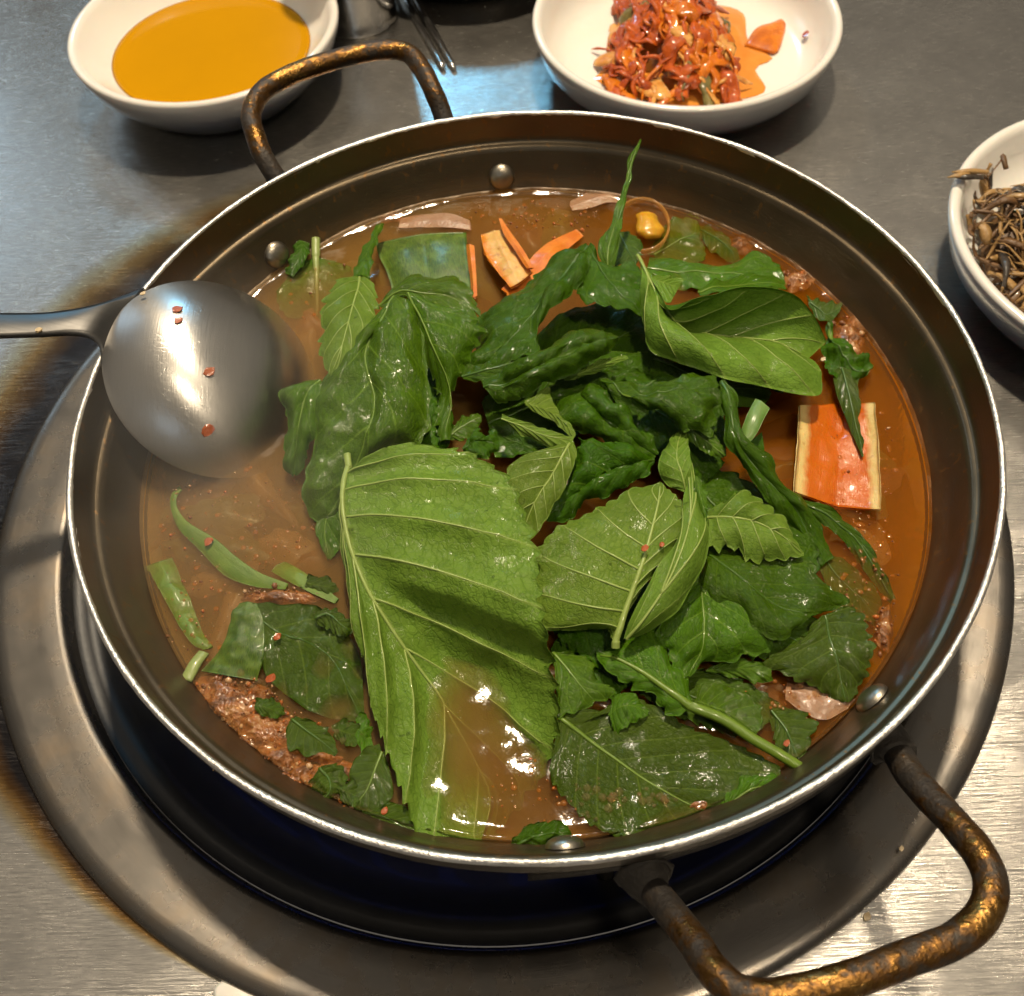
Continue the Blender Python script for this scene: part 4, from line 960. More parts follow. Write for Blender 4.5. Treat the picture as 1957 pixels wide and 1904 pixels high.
leaf('bright green leaf corner sticking out of the broth beside the far left rivet',
     ('A', [(300, 330, 4.5), (280, 400, 4.4), (255, 460, 4.3), (220, 520, 4.1)]),
     ('A', [(265, 320, 4.5), (240, 400, 4.3), (215, 460, 4.15), (195, 510, 4.0)]),
     ('A', [(330, 340, 4.5), (325, 400, 4.4), (290, 470, 4.25), (240, 530, 4.1)]),
     DK, vein=None, teeth=0, wr=.04)
# 7 lower left
leaf('wilted perilla leaf wet and half sunk in the lower left beside the largest leaf',
     ('C', [(560, 760, 4.3), (700, 850, 4.12), (850, 900, 4.02), (930, 980, 4.03), (1000, 1130, 4.0), (1050, 1230, 3.95)]),
     ('C', [(540, 690, 4.35), (700, 690, 4.2), (850, 720, 4.05), (960, 800, 4.02), (1040, 950, 4.0), (1060, 1220, 3.95)]),
     ('C', [(560, 880, 4.25), (600, 1020, 4.1), (680, 1100, 4.02), (800, 1190, 3.92), (950, 1230, 3.85), (1040, 1240, 3.9)]),
     CK, teeth=0, wr=.2, wf=1.1, nv=5, midr=.04, cr=.2)
leaf('crinkled dark leaf scrap above the wilted leaf, against the largest leaf',
     ('C', [(830, 760, 4.3), (890, 740, 4.4), (950, 790, 4.35), (1000, 830, 4.2)]),
     ('C', [(830, 740, 4.3), (890, 710, 4.35), (960, 750, 4.3), (1010, 810, 4.2)]),
     ('C', [(840, 790, 4.2), (900, 810, 4.25), (950, 840, 4.2), (990, 835, 4.15)]),
     CK, teeth=6, wr=.1, wf=1.5)
leaf('small wilted leaf in the minced seasoning at the lower left',
     ('C', [(720, 1230, 4.1), (800, 1290, 4.15), (870, 1340, 4.12), (930, 1390, 4.05)]),
     ('C', [(740, 1215, 4.1), (850, 1260, 4.1), (910, 1310, 4.1), (935, 1380, 4.05)]),
     ('C', [(710, 1240, 4.1), (700, 1340, 4.1), (780, 1390, 4.08), (920, 1400, 4.05)]),
     CK, teeth=5, wr=.1)
leaf('crumpled wet leaf near the lower left rim',
     ('C', [(850, 1460, 4.1), (890, 1500, 4.2), (900, 1560, 4.15), (860, 1610, 4.05)]),
     ('C', [(860, 1450, 4.1), (940, 1440, 4.15), (975, 1520, 4.1), (890, 1610, 4.05)]),
     ('C', [(840, 1470, 4.1), (800, 1520, 4.1), (790, 1570, 4.08), (845, 1615, 4.0)]),
     CK, teeth=7, wr=.15, wf=1.6)
leaf('grey-green leaf with a clear midrib sunk beside the lower edge of the largest leaf',
     ('C', [(1140, 1380, 4.15), (1110, 1460, 4.15), (1070, 1560, 4.1), (1010, 1640, 4.0)]),
     ('C', [(1130, 1340, 4.1), (1040, 1380, 4.1), (990, 1480, 4.08), (1000, 1560, 4.05), (1000, 1640, 4.0)]),
     ('C', [(1150, 1380, 4.15), (1180, 1480, 4.12), (1190, 1580, 4.08), (1120, 1650, 4.02), (1020, 1650, 4.0)]),
     CK, vein=M_VEINM, teeth=0, wr=.08, midr=.05)
leaf('dark wilted leaf under the tip of the largest leaf by the near rim',
     ('C', [(1050, 1660, 3.98), (1130, 1680, 4.03), (1220, 1720, 4.03), (1320, 1800, 3.98)]),
     ('C', [(1060, 1640, 3.95), (1160, 1620, 4.0), (1250, 1640, 4.0), (1320, 1770, 3.98)]),
     ('C', [(1050, 1680, 3.95), (1130, 1730, 3.98), (1220, 1790, 3.98), (1310, 1820, 3.95)]),
     CK, teeth=0, wr=.1)

for k, (lab, x, y, rx, ry, z, m) in enumerate([('torn dark scrap between the wilted leaf and the largest leaf', 980, 1290, 75, 60, 4.03, CK), ('small green scrap floating in the seasoning patch', 620, 1180, 70, 40, 4.08, CK), ('limp leaf scrap against the lower left wall below the seasoning', 760, 1590, 80, 45, 4.02, CK),
        ('narrow leaf scrap lying along the left margin of the largest leaf', 1060, 1300, 40, 95, 4.06, MD), ('crumpled leaf scrap between two sunk leaves near the lower left rim', 990, 1570, 60, 60, 4.08, CK), ('green leaf shred beside the hooked scallion strip', 850, 610, 90, 40, 3.98, CK)]):
    leaf(lab, ('C', [(x - rx, y - ry * .4, z - .05), (x - rx * .3, y - ry * .1, z + .06), (x + rx * .3, y + ry * .15, z + .05), (x + rx, y + ry * .5, z - .06)]),
         ('C', [(x - rx, y - ry * .5, z - .06), (x - rx * .4, y - ry, z - .02), (x + rx * .5, y - ry * .7, z), (x + rx, y + ry * .4, z - .06)]),
         ('C', [(x - rx, y - ry * .3, z - .06), (x - rx * .6, y + ry * .6, z - .04), (x + rx * .3, y + ry * 1.1, z - .03), (x + rx, y + ry * .6, z - .06)]), m, vein=None, teeth=7, tamp=.07, wr=.12, wf=1.6, nu=60, na=9)
# ------------------------------------------------------------------ leek, scallion and other pieces in the stew
def piece(name, label, cat, M, L, R, m, group=None, **kw):
    kw.setdefault('teeth', 0); kw.setdefault('mw', 1.0); kw.setdefault('cr', 0.0); kw.setdefault('wr', .04); kw.setdefault('pil', 0.0); kw.setdefault('nu', 50)
    return sheet(name, label, cat, M, L, R, m, None, group=group, **kw)
M_MEAT = mat_plain('boiled_meat', (.34, .19, .12), .35, 0, .6, .35, 220., .5, sss=.15)
M_CHUNK = [mat_plain('sunken_cream', (.36, .22, .09), .4, 0, .3, .3, 200.), mat_plain('sunken_orange', (.42, .14, .015), .4, 0, .3, .3, 200.), mat_plain('sunken_brown', (.24, .10, .035), .4, 0, .3, .3, 200.), mat_plain('sunken_olive', (.16, .15, .03), .4, 0, .3, .3, 200.)]
M_MEAT, MT = M_MEAT, (M_MEAT,)
piece('meat_slice', 'thin pale boiled meat slice behind the dark green leek', 'meat',
      ('A', [(830, 230, 3.98), (950, 215, 4.03), (1080, 215, 4.05), (1230, 245, 4.0)]), ('A', [(840, 200, 3.9), (950, 185, 3.97), (1090, 180, 4.0), (1225, 215, 3.98)]),
      ('A', [(825, 255, 3.95), (950, 250, 4.0), (1080, 255, 4.0), (1235, 270, 3.97)]), MT, wr=.10)
piece('meat_slice', 'translucent fatty meat slice near the far wall left of the onion ring', 'meat',
      ('B', [(520, 110, 3.95), (600, 80, 4.03), (680, 60, 4.05), (740, 70, 4.0)]), ('B', [(520, 90, 3.9), (600, 45, 4.0), (690, 28, 4.02), (745, 50, 3.98)]),
      ('B', [(530, 130, 3.9), (610, 115, 3.98), (680, 95, 4.0), (740, 95, 3.96)]), MT, wr=.10)
piece('meat_slice', 'boiled meat slice with wet highlights between the draped leaf and the near right rivet', 'meat',
      ('D', [(1420, 1010, 4.0), (1510, 1030, 4.08), (1600, 1070, 4.08), (1700, 1070, 4.0)]), ('D', [(1430, 970, 3.9), (1520, 980, 4.0), (1620, 1030, 4.03), (1720, 1050, 3.98)]),
      ('D', [(1420, 1050, 3.9), (1500, 1110, 3.98), (1590, 1140, 4.0), (1690, 1090, 3.96)]), MT, wr=.12, wf=1.2)
piece('leek_piece', 'flat dark green leek piece at the back, left of the orange leek', 'leek',
      ('A', [(950, 290, 4.25), (970, 400, 4.3), (985, 500, 4.3), (1000, 640, 4.25)]),
      ('A', [(700, 345, 4.0), (720, 420, 4.05), (760, 500, 4.05), (800, 640, 4.0)]),
      ('A', [(1205, 280, 4.2), (1212, 400, 4.3), (1225, 520, 4.3), (1240, 660, 4.25)]), (M_LEEKG,), thick=.12, bL=.18, bR=.12, wr=.06)
piece('leek_piece', 'upright orange-stained leek layer on the right edge of the dark green leek', 'leek',
      ('A', [(1222, 345, 4.5), (1232, 440, 4.6), (1240, 540, 4.6), (1245, 645, 4.6)]),
      ('A', [(1205, 345, 4.3), (1212, 440, 4.4), (1225, 540, 4.4), (1232, 645, 4.4)]),
      ('A', [(1250, 355, 4.5), (1256, 440, 4.6), (1262, 540, 4.6), (1266, 635, 4.6)]), (M_LEEKO,), thick=.1)
t_or = piece('leek_piece', 'orange-stained leek slice with pale speckled face, standing at the back', 'leek',
      ('A', [(1360, 270, 4.3), (1400, 370, 4.6), (1450, 470, 4.8), (1500, 560, 4.9)]),
      ('A', [(1285, 295, 4.2), (1310, 400, 4.4), (1380, 500, 4.6), (1450, 590, 4.8)]),
      ('A', [(1440, 260, 4.2), (1480, 350, 4.5), (1530, 430, 4.7), (1575, 500, 4.8)]), (M_SLICE, M_LEEKO), thick=.14, edge=1, wr=.10, wf=1.5, bL=-.10, bR=-.06)
piece('leek_piece', 'bright orange leek edge curling up behind the speckled slice', 'leek',
      ('A', [(1395, 205, 4.6), (1440, 290, 4.8), (1500, 380, 5.0), (1560, 480, 5.1)]),
      ('A', [(1385, 200, 4.6), (1415, 290, 4.7), (1475, 380, 4.9), (1540, 480, 5.0)]),
      ('A', [(1400, 200, 4.6), (1460, 290, 4.8), (1525, 380, 5.0), (1580, 480, 5.1)]), (M_LEEKO,), thick=.08)
piece('leek_piece', 'long orange leek shred reaching toward the onion ring', 'leek',
      ('A', [(1430, 620, 4.5), (1560, 500, 4.5), (1680, 380, 4.4), (1840, 280, 4.1)]),
      ('A', [(1400, 600, 4.4), (1530, 460, 4.4), (1660, 340, 4.3), (1820, 262, 4.1)]),
      ('A', [(1440, 680, 4.4), (1620, 530, 4.4), (1740, 400, 4.3), (1860, 300, 4.1)]), (M_LEEKO,), thick=.08, wr=.12)
piece('leek_piece', 'trough-shaped orange leek section with pale edges on the right', 'leek',
      ('B', [(1735, 1000, 3.90), (1735, 1150, 3.95), (1735, 1300, 3.96), (1730, 1470, 3.88)]),
      ('B', [(1562, 1010, 4.55), (1557, 1150, 4.55), (1548, 1280, 4.52), (1538, 1400, 4.45)]),
      ('B', [(1900, 998, 4.45), (1910, 1150, 4.45), (1917, 1300, 4.45), (1924, 1480, 4.4)]), (M_TROUGH,), thick=.14, na=16, bL=-.10, bR=-.08, wr=.13, wf=.9)
piece('leek_piece', 'bright green leek end at the lower left in front of the wilted leaf', 'leek',
      ('C', [(515, 680, 4.35), (490, 780, 4.4), (450, 900, 4.3), (420, 1025, 4.1)]),
      ('C', [(480, 690, 4.2), (430, 790, 4.15), (365, 910, 4.03), (300, 1005, 3.92)]),
      ('C', [(560, 690, 4.35), (590, 800, 4.3), (590, 930, 4.2), (560, 1050, 4.0)]), (M_LEEKG,), nu=60, na=16, thick=.07, bL=.10, bR=.08, wr=.13, wf=1.3, cr=.08)
piece('scallion_strip', 'curved scallion strip with a hooked end below the ladle', 'scallion',
      ('C', [(205, 150, 3.95), (172, 190, 4.0), (175, 250, 4.05), (220, 330, 4.1), (330, 400, 4.1), (430, 490, 4.1), (560, 570, 4.1), (700, 610, 4.08)]),
      ('C', [(200, 143, 3.95), (160, 185, 3.95), (160, 255, 4.0), (200, 350, 4.0), (300, 450, 3.95), (410, 560, 3.95), (540, 610, 4.0), (690, 625, 4.05)]),
      ('C', [(212, 160, 3.95), (186, 195, 4.0), (192, 250, 4.05), (245, 315, 4.1), (360, 385, 4.12), (460, 470, 4.12), (570, 545, 4.12), (705, 598, 4.08)]), (M_SCALL,), nu=80, thick=.1, bL=.06, bR=.06)
piece('scallion_strip', 'yellow-green scallion strip sinking toward the largest leaf', 'scallion',
      ('C', [(650, 510, 3.85), (740, 560, 4.0), (830, 620, 4.05), (930, 680, 4.05)]),
      ('C', [(625, 540, 3.8), (710, 590, 3.95), (810, 640, 4.05), (920, 690, 4.05)]),
      ('C', [(690, 495, 3.8), (770, 540, 3.95), (850, 600, 4.0), (940, 668, 4.05)]), (M_SCALL,), thick=.1, bL=.06, bR=.06)
piece('scallion_strip', 'wide limp scallion strip half sunk near the lower left wall', 'scallion',
      ('C', [(105, 495, 3.98), (160, 600, 4.03), (215, 730, 4.03), (290, 850, 4.0), (335, 900, 3.95)]),
      ('C', [(45, 515, 3.85), (105, 620, 3.95), (165, 740, 3.97), (250, 870, 3.95), (310, 905, 3.92)]),
      ('C', [(165, 475, 3.85), (215, 590, 3.88), (265, 710, 3.9), (320, 840, 3.93), (355, 890, 3.93)]), (M_SCALL,), nu=60, thick=.12, wr=.09, wf=1.4, bL=.06, bR=.05)
V, F = tube(catmull([tuple(at('C', *p)) for p in [(310, 920, 4.0), (270, 980, 4.1), (235, 1050, 4.1)]], 14), [.18] * 14, 10, .6, wob=.4)
tag(mesh('scallion_stalk', V, F, M_VEINY, None, at('C', 310, 920, 3.8)), 'short pale scallion end between the stalk and the minced seasoning', 'scallion')
piece('perilla_stalk', 'ribbed green stalk piece standing at the right of the heap beside the ribbon leaf', 'stalk',
      ('B', [(1385, 990, 6.0), (1360, 1050, 6.0), (1335, 1110, 5.9), (1305, 1180, 5.7)]),
      ('B', [(1360, 980, 5.9), (1330, 1035, 5.9), (1305, 1095, 5.8), (1285, 1150, 5.6)]),
      ('B', [(1425, 1025, 5.9), (1395, 1080, 5.9), (1365, 1140, 5.8), (1320, 1195, 5.6)]), (M_STALK,), thick=.2, bL=.12, bR=.12, wr=.02)
piece('perilla_leaf', 'dark leaf patch below the ribbed green stalk', 'leaf',
      ('B', [(1330, 1180, 5.3), (1350, 1230, 5.2), (1370, 1280, 5.0)]),
      ('B', [(1290, 1180, 5.2), (1310, 1250, 5.1), (1340, 1300, 4.9)]),
      ('B', [(1390, 1130, 5.3), (1400, 1200, 5.2), (1400, 1270, 5.0)]), (M_DARK, M_PALE), group=GR)

def blob(c, rx, ry, ang, hgt, seed, nr=9, na_=26):
    V, F = [], []
    for i in range(nr):
        for k in range(na_):
            a = 2 * math.pi * k / na_; q = i / (nr - 1) * (1 + .55 * mnoise.noise(Vector((math.cos(a) * 1.3 + seed, math.sin(a) * 1.3, seed))))
            x, y = rx * q * math.cos(a), ry * q * math.sin(a)
            p = Vector((c[0] + x * math.cos(ang) - y * math.sin(ang), c[1] + x * math.sin(ang) + y * math.cos(ang), c[2]))
            p.z += hgt * (1 - (i / (nr - 1)) ** 2) + .12 * mnoise.noise(p * 1.7 + Vector((seed, 0, 0))) - .1 * (i / (nr - 1))
            V.append(p)
    for i in range(nr - 1):
        for k in range(na_):
            l = (k + 1) % na_; F.append((i * na_ + k, (i + 1) * na_ + k, (i + 1) * na_ + l, i * na_ + l))
    return V, F
def sunken():
    rnd = random.Random(21)
    spots = [('C', 420, 330), ('C', 700, 420), ('C', 300, 120), ('C', 560, 120), ('C', 130, 700), ('C', 250, 480), ('C', 820, 480), ('C', 60, 330), ('C', 880, 330), ('C', 760, 250), ('C', 150, 900),
             ('B', 1500, 1130), ('B', 1480, 1300), ('B', 1650, 1540), ('B', 1780, 1560), ('B', 1960, 1250), ('B', 1980, 1050), ('B', 1950, 1420), ('B', 1480, 1000), ('D', 1850, 150), ('D', 1900, 420),
             ('B', 330, 130), ('B', 200, 110), ('B', 480, 210), ('A', 1340, 600), ('A', 640, 180), ('A', 560, 330), ('A', 300, 700), ('A', 340, 850), ('A', 100, 620), ('D', 1250, 950), ('D', 1400, 1020)]
    for fr, x, y in spots:
        c = at(fr, x + rnd.uniform(-20, 20), y + rnd.uniform(-20, 20), rnd.uniform(3.05, 3.45))
        if math.hypot(c.x, c.y) > 11.0: c *= 10.8 / math.hypot(c.x, c.y); c.z = 3.4
        V, F = blob(c, rnd.uniform(.8, 1.9), rnd.uniform(.35, .9), rnd.random() * 3.14, .15, rnd.random() * 50)
        tag(mesh('sunken_vegetable', V, F, rnd.choice((M_CHUNK[0], M_CHUNK[2], M_CHUNK[3])), None, c), 'blurred vegetable scrap sunk in the murky broth', 'vegetable', 'vegetable scraps sunk in the broth')
sunken()
# onion ring: thin translucent ring with a yellow core
def onion():
    c = at('B', 850, 205, 4.15)
    t = thing('onion_ring', c, 'translucent onion ring with a yellow core near the far wall', 'onion')
    tm = NT('onion_skin'); b = tm.bsdf(color=C(.62, .30, .07), rough=.2, coat=.6); tr = tm.n('BsdfTransparent'); ms = tm.n('MixShader', {0: .55})
    tm.link(b, ms.inputs[1]); tm.link(tr.outputs[0], ms.inputs[2]); mo = tm.done(ms.outputs[0])
    P = [tuple(at('B', 845 + 122 * math.cos(a), 200 + 118 * math.sin(a), 4.12 + .1 * math.sin(2 * a))) for a in np.linspace(0, 2 * math.pi, 40)]
    V, F = tube(P, .06, 8, 2.2); mesh('ring', V, F, mo, t)
    my = mat_plain('onion_core', (.60, .32, .02), .25, 0, .7, .3, 300., .3, sss=.3)
    P = [tuple(at('B', *p)) for p in [(865, 150, 4.2), (880, 200, 4.3), (895, 255, 4.2)]]
    V, F = tube(catmull(P, 20), np.interp(np.linspace(0, 1, 20), [0, .2, .8, 1], [.3, .5, .52, .3]), 12, .6, wob=.3); mesh('core', V, F, my, t)
onion()

# minced seasoning: too many crumbs to count
def crumbs(name, label, areas, mats, size, n):
    V, F, MI = [], [], []
    ico = [(0, 0, 1), (.894, 0, .447), (.276, .851, .447), (-.724, .526, .447), (-.724, -.526, .447), (.276, -.851, .447), (.724, .526, -.447), (-.276, .851, -.447), (-.894, 0, -.447), (-.276, -.851, -.447), (.724, -.526, -.447), (0, 0, -1)]
    fac = [(0, 1, 2), (0, 2, 3), (0, 3, 4), (0, 4, 5), (0, 5, 1), (1, 6, 2), (2, 7, 3), (3, 8, 4), (4, 9, 5), (5, 10, 1), (6, 7, 2), (7, 8, 3), (8, 9, 4), (9, 10, 5), (10, 6, 1), (11, 7, 6), (11, 8, 7), (11, 9, 8), (11, 10, 9), (11, 6, 10)]
    rnd = random.Random(5)
    tot = sum(a[5] for a in areas)
    for fr, x, y, rx, ry, wgt, z0 in areas:
        for _ in range(int(n * wgt / tot)):
            a, r = rnd.random() * 6.283, math.sqrt(rnd.random())
            c = at(fr, x + rx * r * math.cos(a), y + ry * r * math.sin(a), z0 - .05 + rnd.uniform(-.10, .12) * (1.2 - r) + .10 * mnoise.noise(Vector((x * .01 + math.cos(a) * r * 3, y * .01 + math.sin(a) * r * 3, 1))))
            s = size * rnd.choice((.5, .6, .7, .8, 1, 1, 1.3, 1.6, 2.6)); sx, sy, sz = [s * rnd.uniform(.7, 1.35) for _ in range(3)]
            rot = Matrix.Rotation(rnd.random() * 6.28, 3, 'Z') @ Matrix.Rotation(rnd.random() * 3, 3, 'X')
            b = len(V)
            for p in ico: V.append(c + rot @ Vector((p[0] * sx * rnd.uniform(.8, 1.2), p[1] * sy * rnd.uniform(.8, 1.2), p[2] * sz)))
            mi = rnd.randrange(len(mats))
            for f in fac: F.append(tuple(b + i for i in f)); MI.append(mi)
    o = mesh(name, V, F, mats, None, at(areas[0][0], areas[0][1], areas[0][2], 4), midx=MI)
    tag(o, label, 'seasoning', kind='stuff')
M_C1 = mat_plain('seasoning_brown', (.20, .075, .025), .3, 0, .7, .4, 900., .6, sss=.1)
M_C2 = mat_plain('seasoning_orange', (.42, .12, .018), .3, 0, .7, .4, 900., .6, sss=.1)
M_C3 = mat_plain('seasoning_cream', (.50, .30, .15), .35, 0, .5, .3, 900., .6, sss=.1)
def mat_paste():
    t = NT('seasoning_paste'); o = t.obj(); n = t.noise(o, 260, 5, .65); n2 = t.noise(o, 1000, 4, .6); n3 = t.noise(o, 90, 3)
    f = t.math('MULTIPLY_ADD', n, .7, t.math('MULTIPLY', n3, .35))
    c = t.ramp(f, [(.36, (.075, .030, .010)), (.48, (.17, .065, .016)), (.56, (.30, .10, .014)), (.64, (.40, .20, .07)), (.74, (.46, .32, .16))])
    return t.done(t.bsdf(color=c, rough=.35, coat=1.0, coat_rough=.12, normal=t.bump(t.math('ADD', n, t.math('MULTIPLY', n2, .5)), .7, .0016)))
M_PASTE = mat_paste()
def paste(label, areas):
    V, F = [], []
    for fr, x, y, rx, ry, z0, hgt in areas:
        b = len(V); nr, na_ = 26, 64
        for i in range(nr):
            for k in range(na_):
                a = 2 * math.pi * k / na_
                rad = 1 + .35 * mnoise.noise(Vector((math.cos(a) * 1.6 + x, math.sin(a) * 1.6 + y, 0)))
                q = (i / (nr - 1)) * rad
                p = at(fr, x + rx * q * math.cos(a), y + ry * q * math.sin(a), z0)
                n = mnoise.noise(p * 1.3) * .5 + mnoise.noise(p * 3.1) * .35 + (.5 - abs(mnoise.noise(p * 5.5))) * .45 + mnoise.noise(p * 11) * .15
                f = 1 - (i / (nr - 1)) ** 2
                V.append(p + Vector((0, 0, hgt * (n * (.35 + .65 * f) + .55 * f) - .14 * (1 - f))))
        for i in range(nr - 1):
            for k in range(na_):
                l = (k + 1) % na_; F.append((b + i * na_ + k, b + (i + 1) * na_ + k, b + (i + 1) * na_ + l, b + i * na_ + l))
    o = mesh('minced_seasoning', V, F, M_PASTE, None, at(areas[0][0], areas[0][1], areas[0][2], 4))
    tag(o, label, 'seasoning', kind='stuff')
paste('minced red brown seasoning clumped in the lower left of the broth',
      [('C', 420, 1150, 215, 130, 3.93, .28), ('C', 600, 1270, 175, 105, 3.93, .25), ('C', 480, 1330, 120, 70, 3.9, .22), ('C', 660, 655, 190, 38, 3.98, .2), ('C', 740, 1490, 125, 85, 3.95, .26), ('C', 640, 1400, 120, 70, 3.93, .22), ('C', 940, 1460, 90, 50, 3.95, .2), ('C', 890, 1640, 90, 34, 3.97, .18), ('C', 1180, 1755, 80, 30, 3.97, .18), ('C', 870, 1400, 80, 30, 4.0, .2)])
paste('minced red seasoning stuck along the right edge of the broth',
      [('B', 1780, 720, 75, 110, 3.97, .25), ('B', 1550, 440, 70, 42, 3.97, .2), ('B', 1290, 280, 55, 35, 3.96, .18), ('D', 1850, 740, 40, 110, 3.96, .2), ('A', 760, 190, 90, 26, 3.96, .16), ('D', 1060, 1500, 90, 45, 3.98, .15)])
crumbs('seasoning_crumbs', 'loose minced crumbs scattered over the red brown seasoning',
       [('C', 450, 1150, 230, 130, 3.2, 4.02), ('C', 600, 1260, 180, 110, 2.4, 4.0), ('C', 660, 640, 200, 35, 1.0, 4.05), ('C', 720, 1500, 110, 90, 1.2, 4.03),
        ('C', 880, 1640, 160, 40, .5, 4.02), ('C', 1180, 1740, 120, 45, .5, 4.02), ('B', 1770, 720, 90, 130, 1.0, 4.07), ('B', 1550, 440, 90, 45, .5, 4.02), ('D', 1850, 760, 50, 150, .6, 4.02), ('B', 420, 200, 200, 60, .8, 3.98)], [M_C1, M_C1, M_C2, M_C3], .035, 700)

def drops(name, label, cat, areas, n, size, m, h, lift):
    V, F = [], []; rnd = random.Random(9); tot = sum(a[5] for a in areas); k = 10
    for fr, x, y, rx, ry, wgt in areas:
        for _ in range(int(n * wgt / tot)):
            a, q = rnd.random() * 6.283, math.sqrt(rnd.random())
            c = at(fr, x + rx * q * math.cos(a), y + ry * q * math.sin(a), BZ)
            if math.hypot(c.x, c.y) > 12.3: continue
            c.z = BZ + lift + .045 * mnoise.noise(Vector((c.x, c.y, 0)) * .55) + .036 * mnoise.noise(Vector((c.x, c.y, 0)) * 1.3 + Vector((5, 2, 0)))
            s = size * rnd.choice((.4, .5, .6, .7, .8, 1, 1, 1.4, 1.9)); b = len(V)
            for t_, hh in ((1.0, 0.0), (.92, .45), (.6, .85)):
                for i in range(k): V.append(c + Vector((s * t_ * math.cos(6.283 * i / k), s * t_ * math.sin(6.283 * i / k), s * h * hh)))
            V.append(c + Vector((0, 0, s * h)))
            for r in range(2):
                for i in range(k): F.append((b + r * k + i, b + r * k + (i + 1) % k, b + (r + 1) * k + (i + 1) % k, b + (r + 1) * k + i))
            for i in range(k): F.append((b + 2 * k + i, b + 2 * k + (i + 1) % k, b + 3 * k))
    tag(mesh(name, V, F, m, None, at(areas[0][0], areas[0][1], areas[0][2], BZ)), label, cat, kind='stuff')
def mat_film(name, col, fac, rough):
    t = NT(name); b = t.bsdf(color=C(*col), rough=rough, coat=1.0, coat_rough=.05); tr = t.n('BsdfTransparent', {'Color': C(1, .9, .75)}); ms = t.n('MixShader', {0: fac})
    t.link(b, ms.inputs[1]); t.link(tr.outputs[0], ms.inputs[2]); return t.done(ms.outputs[0])
BR = [('C', 480, 300, 380, 260, 3), ('C', 250, 800, 220, 300, 2), ('B', 1800, 1300, 220, 320, 2.5), ('B', 350, 140, 330, 60, 1.5), ('D', 1780, 520, 130, 260, 1.5), ('C', 600, 1350, 300, 200, 1.5), ('D', 350, 1450, 200, 180, .8), ('D', 1250, 960, 200, 60, .5), ('D', 1500, 1080, 150, 90, .8), ('A', 400, 620, 200, 200, .8)]
drops('oil_droplets', 'tiny orange oil droplets floating on the broth', 'oil', BR, 650, .045, mat_film('chilli_oil', (.42, .13, .01), .62, .1), .3, .0)
crumbs('chilli_specks', 'fine chilli specks scattered over the broth surface', [(a_[0], a_[1], a_[2], a_[3], a_[4], a_[5], 4.03) for a_ in BR], [M_C2, M_C1, M_C3], .022, 700)
drops('foam_bubbles', 'small clear foam bubbles on the broth', 'foam', [('D', 800, 1480, 170, 40, 3), ('D', 560, 1430, 60, 90, 1.2), ('D', 650, 1570, 120, 50, 1.4), ('D', 1480, 1000, 160, 60, 1), ('C', 470, 1130, 160, 120, 1.6), ('C', 1200, 1760, 110, 40, .8), ('B', 1760, 760, 90, 120, .8), ('A', 700, 130, 200, 40, .8), ('B', 850, 110, 60, 30, .5), ('C', 960, 1330, 120, 120, .7)], 260, .065, mat_film('foam_film', (.50, .38, .22), .9, .05), .9, .08)
# ------------------------------------------------------------------ chilli flakes, one by one
M_FLAKE = mat_plain('chilli_flake', (.36, .075, .012), .3, 0, .6, .4, 900., .4)
M_SEED = mat_plain('sesame_bit', (.55, .42, .24), .4, 0, .3, .3, 900., .3)
def flake(label, c, nrm, size, m=M_FLAKE, name='chilli_flake', group='chilli flakes'):
    nrm = Vector(nrm).normalized(); tx = nrm.orthogonal().normalized(); ty = nrm.cross(tx); c = Vector(c)
    V = []; k = 9; ph = random.random() * 6
    for h in (0.0, .03):
        for i in range(k):
            a = 2 * math.pi * i / k + ph; r = size * random.uniform(.72, 1.15)
            V.append(c + tx * (r * math.cos(a)) + ty * (r * .75 * math.sin(a)) + nrm * (h * (1 + random.random())))
    F = [tuple(range(k, 2 * k)), tuple(range(k))[::-1]] + [(i, (i + 1) % k, k + (i + 1) % k, k + i) for i in range(k)]
    return tag(mesh(name, V, F, m, None, c, smooth=False), label, 'flake', group)

